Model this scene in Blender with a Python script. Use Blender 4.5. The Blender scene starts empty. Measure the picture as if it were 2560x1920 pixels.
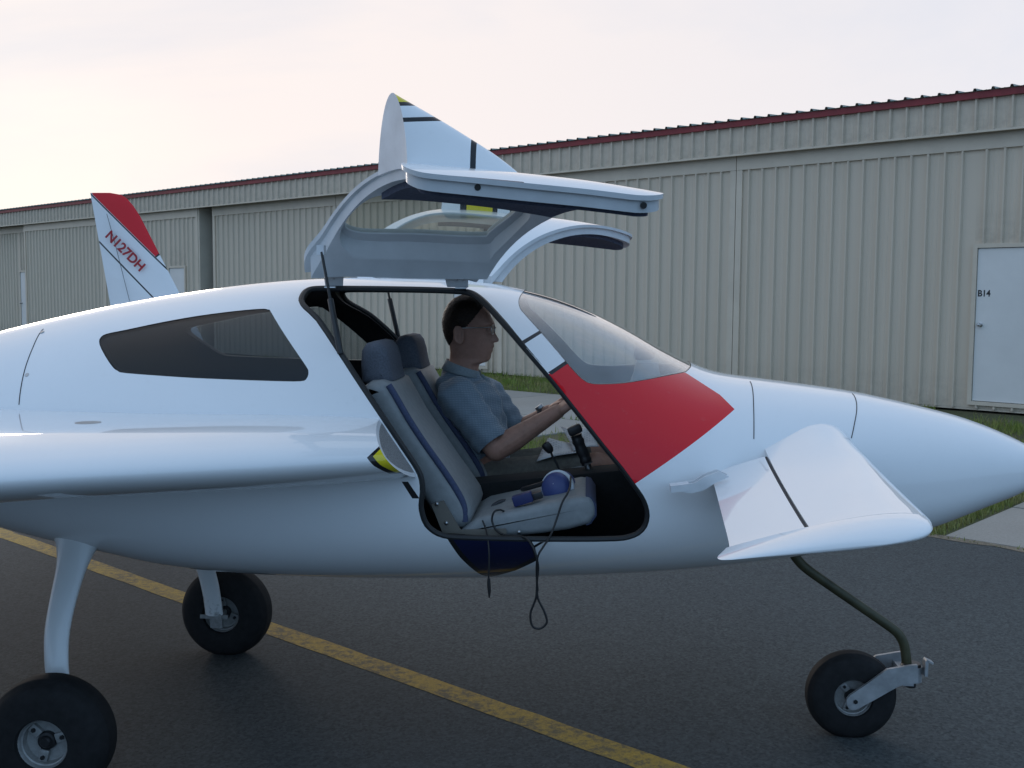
import bpy, bmesh, math, random
import numpy as np
from mathutils import Vector, Matrix, Euler
R = math.radians
random.seed(7)
rng = np.random.default_rng(7)
scene = bpy.context.scene
COL = scene.collection

# ------------------------------------------------------------------ camera
FPX = 2650.0                                   # focal length in photo pixels (photo 2560 x 1920)
YAW, PITCH, ROLL, DIST, EYE = R(4), math.atan(219 / FPX), R(.4), 3.66, 1.5
_f0 = np.array([-math.sin(YAW), math.cos(YAW), 0]); _r0 = np.array([math.cos(YAW), math.sin(YAW), 0]); _z = np.array([0, 0, 1.])
CAM = -DIST * _f0 + EYE * _z
_f = _f0 * math.cos(PITCH) - _z * math.sin(PITCH); _u0 = _z * math.cos(PITCH) + _f0 * math.sin(PITCH)
_r = _r0 * math.cos(ROLL) + _u0 * math.sin(ROLL); _u = _u0 * math.cos(ROLL) - _r0 * math.sin(ROLL)
cd = bpy.data.cameras.new('camera'); cam = bpy.data.objects.new('camera', cd); COL.objects.link(cam)
cd.sensor_width = 36; cd.sensor_fit = 'HORIZONTAL'; cd.lens = 36 * FPX / 2560; cd.clip_start = .05; cd.clip_end = 2000
M = Matrix.Identity(4)
for i in range(3):
    M[i][0] = _r[i]; M[i][1] = _u[i]; M[i][2] = -_f[i]; M[i][3] = CAM[i]
cam.matrix_world = M
scene.camera = cam

def ray(px, py): return _f + _r * (px - 1280) / FPX - _u * (py - 960) / FPX
def Py(px, py, y): d = ray(px, py); return CAM + d * ((y - CAM[1]) / d[1])
def Pz(px, py, z=0.): d = ray(px, py); return CAM + d * ((z - CAM[2]) / d[2])

# ------------------------------------------------------------------ sky, sun, exposure
SUN_EL, SUN_AZ = R(9), R(118)                  # azimuth counter-clockwise from +X: behind the hangar, to the left
world = bpy.data.worlds.new('World'); scene.world = world; world.use_nodes = True
wn, wl = world.node_tree.nodes, world.node_tree.links
wn.clear()
def wnode(t, **k):
    n = wn.new(t)
    for a, b in k.items(): setattr(n, a, b)
    return n
sky = wnode('ShaderNodeTexSky', sky_type='NISHITA', sun_disc=False, sun_elevation=SUN_EL, altitude=50, air_density=1.0, dust_density=2.2, ozone_density=2.0)
sky.sun_rotation = math.pi / 2 - SUN_AZ
tc = wnode('ShaderNodeTexCoord'); mp = wnode('ShaderNodeMapping'); mp.inputs['Scale'].default_value = (1.1, 1.1, 3.0)
nz = wnode('ShaderNodeTexNoise'); nz.inputs['Scale'].default_value = 1.7; nz.inputs['Detail'].default_value = 5; nz.inputs['Roughness'].default_value = .5
cr = wnode('ShaderNodeValToRGB'); cr.color_ramp.elements[0].position = .36; cr.color_ramp.elements[0].color = (.955, .955, .955, 1); cr.color_ramp.elements[1].position = .66; cr.color_ramp.elements[1].color = (.99, .99, .99, 1)
# thin high cloud: pale, lit from the sun's side; brighter and warmer where the sky behind it is
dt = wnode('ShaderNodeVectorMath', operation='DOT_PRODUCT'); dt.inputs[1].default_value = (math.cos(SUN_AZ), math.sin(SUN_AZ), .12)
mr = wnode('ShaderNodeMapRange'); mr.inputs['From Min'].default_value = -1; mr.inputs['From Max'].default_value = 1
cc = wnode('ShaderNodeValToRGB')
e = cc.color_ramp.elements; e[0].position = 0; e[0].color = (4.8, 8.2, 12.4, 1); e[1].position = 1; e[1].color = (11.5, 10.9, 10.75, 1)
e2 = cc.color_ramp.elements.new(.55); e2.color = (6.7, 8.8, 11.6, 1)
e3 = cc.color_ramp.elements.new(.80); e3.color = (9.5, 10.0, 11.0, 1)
mx = wnode('ShaderNodeMix', data_type='RGBA')
bg = wnode('ShaderNodeBackground'); bg.inputs['Strength'].default_value = .07
wo = wnode('ShaderNodeOutputWorld')
wl.new(tc.outputs['Generated'], mp.inputs['Vector']); wl.new(mp.outputs['Vector'], nz.inputs['Vector']); wl.new(nz.outputs['Fac'], cr.inputs['Fac'])
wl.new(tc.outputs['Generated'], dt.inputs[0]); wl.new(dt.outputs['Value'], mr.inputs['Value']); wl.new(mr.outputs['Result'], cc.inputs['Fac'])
nz2 = wnode('ShaderNodeTexNoise'); nz2.inputs['Scale'].default_value = 1.3; nz2.inputs['Detail'].default_value = 6; nz2.inputs['Roughness'].default_value = .55; nz2.inputs['Distortion'].default_value = .4
cs = wnode('ShaderNodeValToRGB'); cs.color_ramp.elements[0].position = .38; cs.color_ramp.elements[0].color = (.84, .89, .97, 1); cs.color_ramp.elements[1].position = .60; cs.color_ramp.elements[1].color = (1.04, 1.0, .985, 1)
mm = wnode('ShaderNodeMix', data_type='RGBA', blend_type='MULTIPLY'); mm.inputs[0].default_value = 1.
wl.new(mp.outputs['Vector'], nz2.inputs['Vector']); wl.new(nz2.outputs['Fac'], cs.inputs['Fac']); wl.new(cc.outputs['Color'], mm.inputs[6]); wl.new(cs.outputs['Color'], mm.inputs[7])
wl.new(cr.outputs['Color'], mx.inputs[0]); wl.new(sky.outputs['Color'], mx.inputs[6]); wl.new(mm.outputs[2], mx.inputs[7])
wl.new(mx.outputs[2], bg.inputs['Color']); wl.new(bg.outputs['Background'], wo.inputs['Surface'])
sd = bpy.data.lights.new('sun', 'SUN'); sun = bpy.data.objects.new('sun', sd); COL.objects.link(sun)
sd.energy = .5; sd.angle = R(14); sd.color = (1, .88, .78)
sv = Vector((math.cos(SUN_EL) * math.cos(SUN_AZ), math.cos(SUN_EL) * math.sin(SUN_AZ), math.sin(SUN_EL)))
sun.rotation_euler = sv.to_track_quat('Z', 'Y').to_euler()
sun.location = sv * 60
vs = scene.view_settings; vs.view_transform = 'Standard'; vs.look = 'None'; vs.gamma = 1; vs.use_curve_mapping = False; vs.exposure = 0.25

# ------------------------------------------------------------------ materials
MATS = {}
class NT:
    """small helper round a material's node tree"""
    def __init__(s, name):
        s.m = bpy.data.materials.new(name); s.m.use_nodes = True; s.t = s.m.node_tree; s.n = s.t.nodes; s.l = s.t.links
        s.b = s.n['Principled BSDF']; s.o = s.n['Material Output']; s._c = None
        MATS[name] = s.m
    def node(s, t, **k):
        n = s.n.new(t)
        for a, b in k.items(): setattr(n, a, b)
        return n
    def set(s, **k):
        for a, b in k.items():
            a = a.replace('_', ' ')
            s.b.inputs[a].default_value = b
        return s
    def coord(s, out='Object'):
        if s._c is None: s._c = s.node('ShaderNodeTexCoord')
        return s._c.outputs[out]
    def noise(s, scale, detail=4, rough=.5, vec=None, dist=0):
        n = s.node('ShaderNodeTexNoise'); n.inputs['Scale'].default_value = scale; n.inputs['Detail'].default_value = detail; n.inputs['Roughness'].default_value = rough; n.inputs['Distortion'].default_value = dist
        s.l.new(vec or s.coord(), n.inputs['Vector']); return n.outputs['Fac']
    def ramp(s, fac, *stops):
        r = s.node('ShaderNodeValToRGB'); el = r.color_ramp.elements
        while len(el) < len(stops): el.new(.5)
        for e, (p, c) in zip(el, stops):
            e.position = p; e.color = tuple(c) + (1,) if isinstance(c, tuple) else (c, c, c, 1)
        s.l.new(fac, r.inputs['Fac']); return r.outputs['Color']
    def mix(s, fac, a, b, mode='MIX'):
        m = s.node('ShaderNodeMix', data_type='RGBA', blend_type=mode)
        for i, v in ((0, fac), (6, a), (7, b)):
            if hasattr(v, 'links'): s.l.new(v, m.inputs[i])
            else: m.inputs[i].default_value = v if i == 0 else tuple(v) + (1,)
        return m.outputs[2]
    def math(s, op, a, b=None):
        m = s.node('ShaderNodeMath', operation=op)
        for i, v in enumerate((a, b)):
            if v is None: continue
            if hasattr(v, 'links'): s.l.new(v, m.inputs[i])
            else: m.inputs[i].default_value = v
        return m.outputs[0]
    def bump(s, h, strength=.3, dist=.01):
        b = s.node('ShaderNodeBump'); b.inputs['Strength'].default_value = strength; b.inputs['Distance'].default_value = dist
        s.l.new(h, b.inputs['Height']); s.l.new(b.outputs['Normal'], s.b.inputs['Normal'])
    def color(s, c): s.l.new(c, s.b.inputs['Base Color'])
    def rough(s, c): s.l.new(c, s.b.inputs['Roughness'])
    def half(s, a, b, c, vec=None):
        """1 where a*x + b*z + c > 0 in object space"""
        d = s.node('ShaderNodeVectorMath', operation='DOT_PRODUCT'); s.l.new(vec or s.coord(), d.inputs[0]); d.inputs[1].default_value = (a, 0, b)
        return s.math('GREATER_THAN', d.outputs['Value'], -c)
    def poly(s, pts, vec=None):
        """mask of a convex polygon given as (x, z) points"""
        n = len(pts); ar = sum(pts[i][0] * pts[(i + 1) % n][1] - pts[(i + 1) % n][0] * pts[i][1] for i in range(n))
        if ar < 0: pts = pts[::-1]
        out = None
        for i in range(n):
            (x0, z0), (x1, z1) = pts[i], pts[(i + 1) % n]
            a, b = -(z1 - z0), (x1 - x0); h = s.half(a, b, -(a * x0 + b * z0), vec)
            out = h if out is None else s.math('MULTIPLY', out, h)
        return out

def plain(name, col, rough=.5, metal=0., spec=.5, coat=0., var=.12, scale=9., bump=0., bscale=200.):
    t = NT(name); t.set(Roughness=rough, Metallic=metal, Specular_IOR_Level=spec, Coat_Weight=coat, Coat_Roughness=.06)
    n = t.noise(scale, 5, .6)
    c0 = tuple(c * (1 - var) for c in col); c1 = tuple(min(1, c * (1 + var)) for c in col)
    t.color(t.ramp(n, (.3, c0), (.7, c1)))
    if bump: t.bump(t.noise(bscale, 3), bump, .002)
    return t.m

def mat(name): return MATS[name]

# ------------------------------------------------------------------ mesh helpers
def link(name, me, parent=None, mats=None, smooth=None):
    o = bpy.data.objects.new(name, me); COL.objects.link(o)
    if mats:
        ix = [p.material_index for p in me.polygons]; me.materials.clear(); me.update()
        nm_ = len(mats) if isinstance(mats, (list, tuple)) else 1; me.polygons.foreach_set('material_index', [min(i, nm_ - 1) for i in ix])
        for m in (mats if isinstance(mats, (list, tuple)) else [mats]): me.materials.append(MATS[m] if isinstance(m, str) else m)
    if smooth is not None: smoothen(me, smooth)
    if parent: o.parent = parent
    return o
def smoothen(me, ang=35):
    me.polygons.foreach_set('use_smooth', [True] * len(me.polygons)); me.set_sharp_from_angle(angle=R(ang)); me.update()
def empty(name, loc=(0, 0, 0), rz=0):
    o = bpy.data.objects.new(name, None); COL.objects.link(o); o.location = loc; o.rotation_euler = (0, 0, rz); o.empty_display_size = .2
    return o
def tag(o, label=None, cat=None, group=None, kind=None):
    if label: o['label'] = label
    if cat: o['category'] = cat
    if group: o['group'] = group
    if kind: o['kind'] = kind
    return o
def mesh(verts, faces, name='m'):
    me = bpy.data.meshes.new(name); me.from_pydata([tuple(map(float, v)) for v in verts], [], faces); me.update(); return me
def frombm(bm, name='m'):
    me = bpy.data.meshes.new(name); bm.normal_update(); bm.to_mesh(me); bm.free(); return me
def fixn(me):
    bm = bmesh.new(); bm.from_mesh(me); bmesh.ops.recalc_face_normals(bm, faces=bm.faces); bm.to_mesh(me); bm.free(); me.update(); return me
def loft(rings, closed=True, caps=True):
    n = len(rings[0]); v = [p for r in rings for p in r]; f = []
    for i in range(len(rings) - 1):
        for j in range(n if closed else n - 1):
            a, b = i * n + j, i * n + (j + 1) % n
            f.append((a, b, b + n, a + n))
    if caps: f.append(tuple(range(n))[::-1]); f.append(tuple(range((len(rings) - 1) * n, len(rings) * n)))
    return fixn(mesh(v, f))
def box(bm, c, s, rot=None, bev=0.):
    T = Matrix.Translation(Vector(c)) @ (rot.to_4x4() if rot else Matrix.Identity(4))
    tb = bmesh.new(); bmesh.ops.create_cube(tb, size=1.0, matrix=Matrix.Diagonal((*s, 1)))
    if bev: bmesh.ops.bevel(tb, geom=list(tb.edges), offset=bev, segments=2, affect='EDGES', profile=.6)
    bmesh.ops.transform(tb, matrix=T, verts=list(tb.verts))
    tm_ = bpy.data.meshes.new('tmp'); tb.to_mesh(tm_); tb.free(); bm.from_mesh(tm_); bpy.data.meshes.remove(tm_)
def boxme(c, s, rot=None, bev=0.):
    bm = bmesh.new(); box(bm, c, s, rot, bev); return frombm(bm)
def tube_rings(pts, rad, seg=10, flat=1.0):
    pts = [Vector(p) for p in pts]; rings = []; prev = None
    for i, p in enumerate(pts):
        t = (pts[min(i + 1, len(pts) - 1)] - pts[max(i - 1, 0)]).normalized()
        if prev is None:
            a = Vector((0, 0, 1)) if abs(t.z) < .9 else Vector((1, 0, 0)); nn = (a - t * a.dot(t)).normalized()
        else: nn = (prev - t * prev.dot(t)).normalized()
        prev = nn; b = t.cross(nn); r = rad[i] if isinstance(rad, (list, tuple)) else rad
        rings.append([p + (nn * math.cos(q) + b * math.sin(q) * flat) * r for q in (2 * math.pi * j / seg for j in range(seg))])
    return rings
def tube(pts, rad, seg=10, flat=1.0): return loft(tube_rings(pts, rad, seg, flat))
def joinme(mes):
    bm = bmesh.new()
    for m in mes: bm.from_mesh(m)
    return frombm(bm)
def spline(pts, n=8, closed=False):
    P = [np.array(p, float) for p in pts]; out = []; m = len(P)
    for i in range(m if closed else m - 1):
        if closed: a, b, c, d = P[i - 1], P[i], P[(i + 1) % m], P[(i + 2) % m]
        else: a, b, c, d = P[max(i - 1, 0)], P[i], P[i + 1], P[min(i + 2, m - 1)]
        for k in range(n):
            t = k / n; out.append(.5 * (2 * b + (c - a) * t + (2 * a - 5 * b + 4 * c - d) * t * t + (3 * b - a - 3 * c + d) * t ** 3))
    if not closed: out.append(P[-1])
    return out
def lathe(profile, seg=32, loop=False):
    """profile: (r, h) pairs revolved round the Y axis"""
    rings = []
    for r, h in profile: rings.append([(r * math.cos(q), h, r * math.sin(q)) for q in (2 * math.pi * j / seg for j in range(seg))])
    if loop: rings.append(rings[0])
    me = loft(rings, True, not loop)
    if loop:
        bm = bmesh.new(); bm.from_mesh(me); bmesh.ops.remove_doubles(bm, verts=bm.verts, dist=1e-6); bmesh.ops.recalc_face_normals(bm, faces=bm.faces); bm.to_mesh(me); bm.free()
    return me
def prism(pts, y0, y1):
    """(x, z) outline pushed through y0..y1"""
    n = len(pts); v = [(x, y0, z) for x, z in pts] + [(x, y1, z) for x, z in pts]
    f = [tuple(range(n)), tuple(range(n, 2 * n))[::-1]] + [(i, (i + 1) % n, (i + 1) % n + n, i + n) for i in range(n)]
    return fixn(mesh(v, f))
def mirrored(me, ):
    m = me.copy(); m.transform(Matrix.Diagonal((1, -1, 1, 1))); m.flip_normals(); return m
def boolean(A, B, op='DIFFERENCE', nslots=4):
    dm = MATS['paint_white']
    for m in (A, B):
        while len(m.materials) < nslots: m.materials.append(dm)
    a = bpy.data.objects.new('ta', A); b = bpy.data.objects.new('tb', B); COL.objects.link(a); COL.objects.link(b)
    md = a.modifiers.new('b', 'BOOLEAN'); md.object = b; md.operation = op; md.solver = 'EXACT'
    dg = bpy.context.evaluated_depsgraph_get(); dg.update()
    out = bpy.data.meshes.new_from_object(a.evaluated_get(dg), depsgraph=dg)
    bpy.data.objects.remove(a); bpy.data.objects.remove(b)
    return out
def setidx(me, i):
    me.polygons.foreach_set('material_index', [i] * len(me.polygons)); return me

# ------------------------------------------------------------------ fuselage surface (plane frame: +X nose, -Y right side, z = 0 ground)
ST = np.array([(1.76,0.092,1.003,0.897), (1.70,0.130,1.034,0.858), (1.60,0.182,1.077,0.821), (1.50,0.225,1.111,0.783), (1.40,0.260,1.136,0.745), (1.30,0.295,1.159,0.717), (1.15,0.345,1.189,0.684), (1.00,0.390,1.209,0.658), (0.85,0.432,1.227,0.638), (0.70,0.470,1.247,0.620), (0.55,0.504,1.309,0.604), (0.40,0.532,1.391,0.591), (0.25,0.556,1.461,0.581), (0.10,0.573,1.511,0.573), (-0.10,0.592,1.547,0.565), (-0.30,0.605,1.558,0.561), (-0.50,0.605,1.561,0.557), (-0.70,0.602,1.555,0.558), (-0.90,0.595,1.538,0.564), (-1.10,0.578,1.511,0.579), (-1.30,0.557,1.479,0.614), (-1.50,0.530,1.438,0.651), (-1.70,0.497,1.392,0.697), (-1.90,0.460,1.340,0.758), (-2.10,0.420,1.278,0.792),
 (-2.4,.33,1.20,.83),(-2.75,.20,1.13,.88)])[::-1]
NU, NL, MF = 2.25, 2.6, .38
def pchip(x, y, q):
    h = np.diff(x); d = np.diff(y) / h; m = np.zeros_like(y); m[0], m[-1] = d[0], d[-1]
    for i in range(1, len(x) - 1):
        if d[i - 1] * d[i] > 0:
            w1, w2 = 2 * h[i] + h[i - 1], h[i] + 2 * h[i - 1]; m[i] = (w1 + w2) / (w1 / d[i - 1] + w2 / d[i])
    k = np.clip(np.searchsorted(x, q) - 1, 0, len(h) - 1); t = (q - x[k]) / h[k]; hk = h[k]
    return ((1 + 2 * t) * (1 - t) ** 2 * y[k] + t * (1 - t) ** 2 * hk * m[k] + t * t * (3 - 2 * t) * y[k + 1] + t * t * (t - 1) * hk * m[k + 1])
GX = np.arange(-2.75, 1.7601, .005)
def _sm(a):
    k = np.exp(-.5 * (np.arange(-20, 21) * .005 / .03) ** 2); k /= k.sum()
    p = np.concatenate([2 * a[0] - a[1:21][::-1], a, 2 * a[-1] - a[-21:-1][::-1]]); return np.convolve(p, k, 'valid')
GW, GT, GB = (_sm(pchip(ST[:, 0], ST[:, i], GX)) for i in (1, 2, 3))
XT = 1.815; ZT = .945
def wtb(x):
    x = np.asarray(x, float); c = np.clip(x, GX[0], 1.76)
    w, t, b = np.interp(c, GX, GW), np.interp(c, GX, GT), np.interp(c, GX, GB)
    k = np.where(x > 1.76, np.sqrt(np.clip((XT - x) / (XT - 1.76), 1e-6, 1)), 1.)
    return w * k, ZT + (t - ZT) * k, ZT + (b - ZT) * k
def Gf(x, y, z, off=0.):
    w, t, b = wtb(x); w, t, b = w - off, t - off, b + off; m = b + MF * (t - b)
    up = z > m; n = np.where(up, NU, NL); h = np.where(up, t - m, m - b)
    return np.abs(y / w) ** n + np.abs((z - m) / h) ** n - 1
def gnormal(p, off=0.):
    p = np.asarray(p, float); e = 1e-4; g = []
    for i in range(3):
        d = np.zeros(3); d[i] = e; a, b = p + d, p - d
        g.append(Gf(a[:, 0], a[:, 1], a[:, 2], off) - Gf(b[:, 0], b[:, 1], b[:, 2], off))
    g = np.stack(g, 1); return g / (np.linalg.norm(g, axis=1, keepdims=True) + 1e-12)
def fus_ring(x, off=0., seg=96):
    w, t, b = wtb(x); w, t, b = w - off, t - off, b + off; m = b + MF * (t - b)
    q = np.linspace(0, 2 * np.pi, seg, endpoint=False); c, s = np.cos(q), np.sin(q); n = np.where(s > 0, NU, NL)
    y = w * np.sign(c) * np.abs(c) ** (2 / n); z = m + np.where(s > 0, t - m, m - b) * np.sign(s) * np.abs(s) ** (2 / n)
    return [(float(x), float(a), float(d)) for a, d in zip(y, z)]
def fus_loft(x0, x1, off=0., step=.03, seg=96, idx=0):
    xs = list(np.linspace(x0, x1, max(3, int(abs(x1 - x0) / step))))
    if x1 >= 1.76: xs = list(np.linspace(x0, 1.76, int((1.76 - x0) / step))) + [1.775, 1.787, 1.797, 1.805, 1.81, 1.8135, 1.8148]
    return setidx(loft([fus_ring(x, off, seg) for x in xs]), idx)
def S(px, py):
    """photo pixel -> point on the near side of the fuselage skin"""
    d = ray(px, py); t = np.linspace(2.2, 4.4, 1200); P = CAM + t[:, None] * d; g = Gf(P[:, 0], P[:, 1], P[:, 2])
    P_in = np.where(g < 0)[0]; i = P_in[0] if len(P_in) else int(np.argmin(g))
    return P[i]
def Sxz(l): return [(float(p[0]), float(p[2])) for p in (S(*q) for q in l)]
def zoomed(l, sc, ox, oy): return [(ox + a / sc, oy + b / sc) for a, b in l]
def skin_y(x, z, off=0.):
    w, t, b = (float(v) for v in wtb(x)); w, t, b = w - off, t - off, b + off; m = b + MF * (t - b); up = z > m; n = NU if up else NL; h = (t - m) if up else (m - b)
    return w * max(0., 1 - abs((z - m) / h) ** n) ** (1 / n)
def analytic(me, idx_off, ang=30):
    """smooth shading with the exact skin normals on the given material slots {slot: (offset, sign)}"""
    n = len(me.polygons); me.polygons.foreach_set('use_smooth', [True] * n)
    co = np.empty(len(me.vertices) * 3); me.vertices.foreach_get('co', co); co = co.reshape(-1, 3)
    lv = np.empty(len(me.loops), int); me.loops.foreach_get('vertex_index', lv)
    pn = np.empty(n * 3); me.polygons.foreach_get('normal', pn); pn = pn.reshape(-1, 3)
    ls = np.empty(n, int); lt = np.empty(n, int); mi = np.empty(n, int)
    me.polygons.foreach_get('loop_start', ls); me.polygons.foreach_get('loop_total', lt); me.polygons.foreach_get('material_index', mi)
    lp = np.repeat(np.arange(n), lt); out = pn[lp].copy()
    for i, (off, sg) in idx_off.items():
        g = gnormal(co, off) * sg; sel = (mi[lp] == i); cand = g[lv]
        ok = sel & (np.sum(cand * pn[lp], 1) > .6); out[ok] = cand[ok]
    me.normals_split_custom_set(out.tolist()); me.update()

DOOR_PX = zoomed([(105,165),(118,125),(150,98),(210,86),(400,86),(600,88),(800,92),(960,98),(1040,106),(1090,128),(1150,180),(1250,290),(1350,405),(1500,580),(1600,705),(1700,832),(1800,960),(1900,1082),(1965,1172),
 (2010,1235),(2035,1290),(2045,1350),(2030,1410),(1990,1455),(1930,1480),(1850,1490),(1600,1493),(1300,1490),(1000,1482),(900,1472),(840,1445),(798,1405),(775,1350),(765,1290),(773,1220),(768,1150),(745,1095),
 (700,1025),(600,876),(500,727),(400,576),(300,420),(200,272),(130,205)], 2.212, 700, 680)
def rounded(p, n=3): return [(float(q[0]), float(q[1])) for q in spline(p, n, True)]
DOOR = rounded(Sxz(DOOR_PX), 2)
WSH = [(float(q[0]), float(q[1])) for q in spline(Sxz(zoomed([(108,24),(70,75),(58,130),(76,190),(120,243),(250,388),(400,562),(500,682),(580,772),(640,825),(690,850),(780,860),(1000,850),(1250,810),(1400,780),(1550,750)], 3.568, 1280, 720)), 3)]
_p = S(1700, 931)
WSH = [(WSH[0][0] - .01, 1.9), (WSH[0][0] - .002, 1.56)] + WSH + [(.598, float(wtb(.6)[1]) - .012), (.612, float(wtb(.61)[1]) + .006), (.64, 1.9)]
WIN = rounded(Sxz(zoomed([(550,460),(556,430),(590,408),(700,385),(900,343),(1100,308),(1300,282),(1440,270),(1480,274),(1502,292),(1600,450),(1690,582),(1706,620),(1696,655),(1660,671),(1500,669),(1200,658),(1000,648),(700,626),(650,612),(620,588),(570,510)], 2.212, 0, 650)))

# ------------------------------------------------------------------ paints
def paint(name, base=(.80, .81, .82), layers=(), ior=1.38):
    """glossy two-pack paint; layers are (mask builder, colour) in airframe coordinates"""
    t = NT(name); t.set(Roughness=.4, Specular_IOR_Level=.1, Coat_Weight=1.0, Coat_Roughness=.02, Coat_IOR=ior)
    n = t.noise(2.3, 5, .6); c = t.ramp(n, (.3, tuple(b * .97 for b in base)), (.7, base))
    for fn, col in layers: c = t.mix(fn(t), c, col)
    g = t.noise(34, 6, .7); c = t.mix(t.ramp(g, (.60, 0.), (.80, .10)), c, (.42, .40, .37))
    t.color(c)
    return t.m
BLACKP, REDP, YELP, NAVY = (.012, .012, .014), (.66, .003, .012), (.66, .55, .02), (.006, .010, .045)
paint('paint_white', ior=1.9)
def polymask(px): q = Sxz(px); return lambda t: t.poly(q)
RED = [(1372,935),(1420,908),(1714,931.5),(1800,987),(1836.5,1023),(1588,1209),(1560,1190)]
STR1 = [(1370,931),(1379,937),(1421,908),(1415,901)]
STR2 = [(1300,855),(1306,863),(1356,831.5),(1350,825.5)]
BLUE = [(1110,1346),(1150,1393),(1188,1433),(1226,1442),(1289,1426),(1356,1394),(1337,1366),(1332,1346)]
BLUI = [(1126,1346),(1160,1386),(1196,1425),(1229,1434),(1284,1419),(1338,1391),(1329,1366),(1324,1346)]
DIA = [(1004,1204),(1020,1204),(1049,1246),(1031,1246)]
BIT = [(1336,1370),(1361,1355),(1350,1355),(1334,1364)]
paint('fuselage_paint', layers=[(polymask(RED), REDP), (polymask(STR1), BLACKP), (polymask(STR2), BLACKP), (polymask(BLUE), BLACKP), (polymask(BLUI), NAVY), (polymask(DIA), BLACKP), (polymask(BIT), BLACKP)])
plain('interior_trim', (.022, .021, .021), .85, var=.2, scale=30, bump=.2)
plain('rubber_seal', (.016, .017, .018), .55, spec=.4)
plain('white_edge', (.62, .64, .66), .45, coat=.2)
plain('carpet', (.20, .20, .20), .95, var=.45, scale=260)
plain('panel_gap', (.03, .03, .035), .7)
plain('upholstery_blue', (.055, .065, .10), .9, var=.25, scale=120, bump=.3, bscale=500)
plain('black_plastic', (.018, .018, .02), .4)
plain('steel', (.45, .46, .47), .35, metal=1.)

def glass(name, tint, refl=1.0, dust=.05, dustcol=(.55, .6, .66)):
    t = NT(name); t.n.remove(t.b)
    tr = t.node('ShaderNodeBsdfTransparent'); tr.inputs['Color'].default_value = (*tint, 1)
    gl = t.node('ShaderNodeBsdfGlossy'); gl.inputs['Roughness'].default_value = .02; gl.inputs['Color'].default_value = (1, 1, 1, 1)
    df = t.node('ShaderNodeBsdfDiffuse'); df.inputs['Color'].default_value = (*dustcol, 1)
    fr = t.node('ShaderNodeFresnel'); ge = t.node('ShaderNodeNewGeometry')
    t.l.new(t.math('ADD', 1.5, t.math('MULTIPLY', ge.outputs['Backfacing'], 1 / 1.5 - 1.5)), fr.inputs['IOR'])
    m1 = t.node('ShaderNodeMixShader'); m2 = t.node('ShaderNodeMixShader')
    d = t.ramp(t.noise(14, 5, .65), (.3, dust * .5), (.75, dust * 1.6)); t.l.new(d, m1.inputs['Fac'])
    t.l.new(tr.outputs[0], m1.inputs[1]); t.l.new(df.outputs[0], m1.inputs[2])
    f = t.math('MULTIPLY', fr.outputs[0], refl); t.l.new(f, m2.inputs['Fac']); t.l.new(m1.outputs[0], m2.inputs[1]); t.l.new(gl.outputs[0], m2.inputs[2])
    t.l.new(m2.outputs[0], t.o.inputs['Surface']); return t.m
glass('windshield_glass', (.93, .95, .95), 1.7, .05)
glass('tinted_glass', (.62, .64, .65), .6, .002)
glass('door_glass', (.90, .905, .87), .6, .02)

# ------------------------------------------------------------------ the airplane
plane = tag(empty('airplane'), 'white canard airplane with raised gull-wing doors parked on the asphalt', 'airplane')
OFF = .032
outer = fus_loft(-2.75, 1.815, 0., .022, 128, 0)
inner = fus_loft(-1.62, .86, OFF, .03, 112, 1)
def off_poly(p, d):
    """push an outline outwards by d (inwards when negative)"""
    n = len(p); ar = sum(p[i][0] * p[(i + 1) % n][1] - p[(i + 1) % n][0] * p[i][1] for i in range(n)); s = 1 if ar > 0 else -1; out = []
    for i in range(n):
        (x0, z0), (x1, z1) = p[i - 1], p[(i + 1) % n]; tx, tz = x1 - x0, z1 - z0; L = math.hypot(tx, tz) + 1e-9
        out.append((p[i][0] + s * tz / L * d, p[i][1] - s * tx / L * d))
    return out
door_cut = setidx(prism(DOOR, -1.6, -.10), 2)
win_cut = setidx(prism(WIN, -1.6, -.10), 2)
wsh_cut = setidx(prism(WSH, -1.2, 1.2), 2)
shell = boolean(outer.copy(), inner)
body = shell.copy()
for c in (door_cut, win_cut): body = boolean(body, c.copy()); body = boolean(body, mirrored(c))
body = boolean(body, wsh_cut.copy())
analytic(body, {0: (0., 1), 1: (OFF, -1)})
fuselage = link('fuselage', body, plane, ['fuselage_paint', 'interior_trim', 'rubber_seal', 'white_edge'])

def skin(o0, o1, x0, x1, cut, i0=0, i1=0):
    a = fus_loft(x0, x1, o0, .025, 128, i0); b = fus_loft(x0 + .003, x1 - .003, o1, .025, 128, i1)
    return boolean(boolean(a, b), cut.copy(), 'INTERSECT')
g = skin(.002, .007, -.1, .9, setidx(prism(off_poly(WSH, -.0015), -1.2, 1.2), 0)); analytic(g, {0: (.002, 1)})
link('windshield', g, fuselage, 'windshield_glass')
gw = skin(.002, .007, -1.6, -.3, setidx(prism(off_poly(WIN, -.0015), -1.6, -.10), 0)); analytic(gw, {0: (.002, 1)})
link('side_window', gw, fuselage, 'tinted_glass')
gwm = mirrored(gw); analytic(gwm, {0: (.002, 1)}); link('side_window', gwm, fuselage, 'tinted_glass')

# black rubber seals round both door openings
seal = spline([(x, -skin_y(x, z) + .013, z) for x, z in off_poly(DOOR, -.004)], 3, True); seal.append(seal[0])
for sg in (1, -1): link('door_seal', tube([(p[0], p[1] * sg, p[2]) for p in seal], .0105, 8), fuselage, 'rubber_seal', 40)

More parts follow.
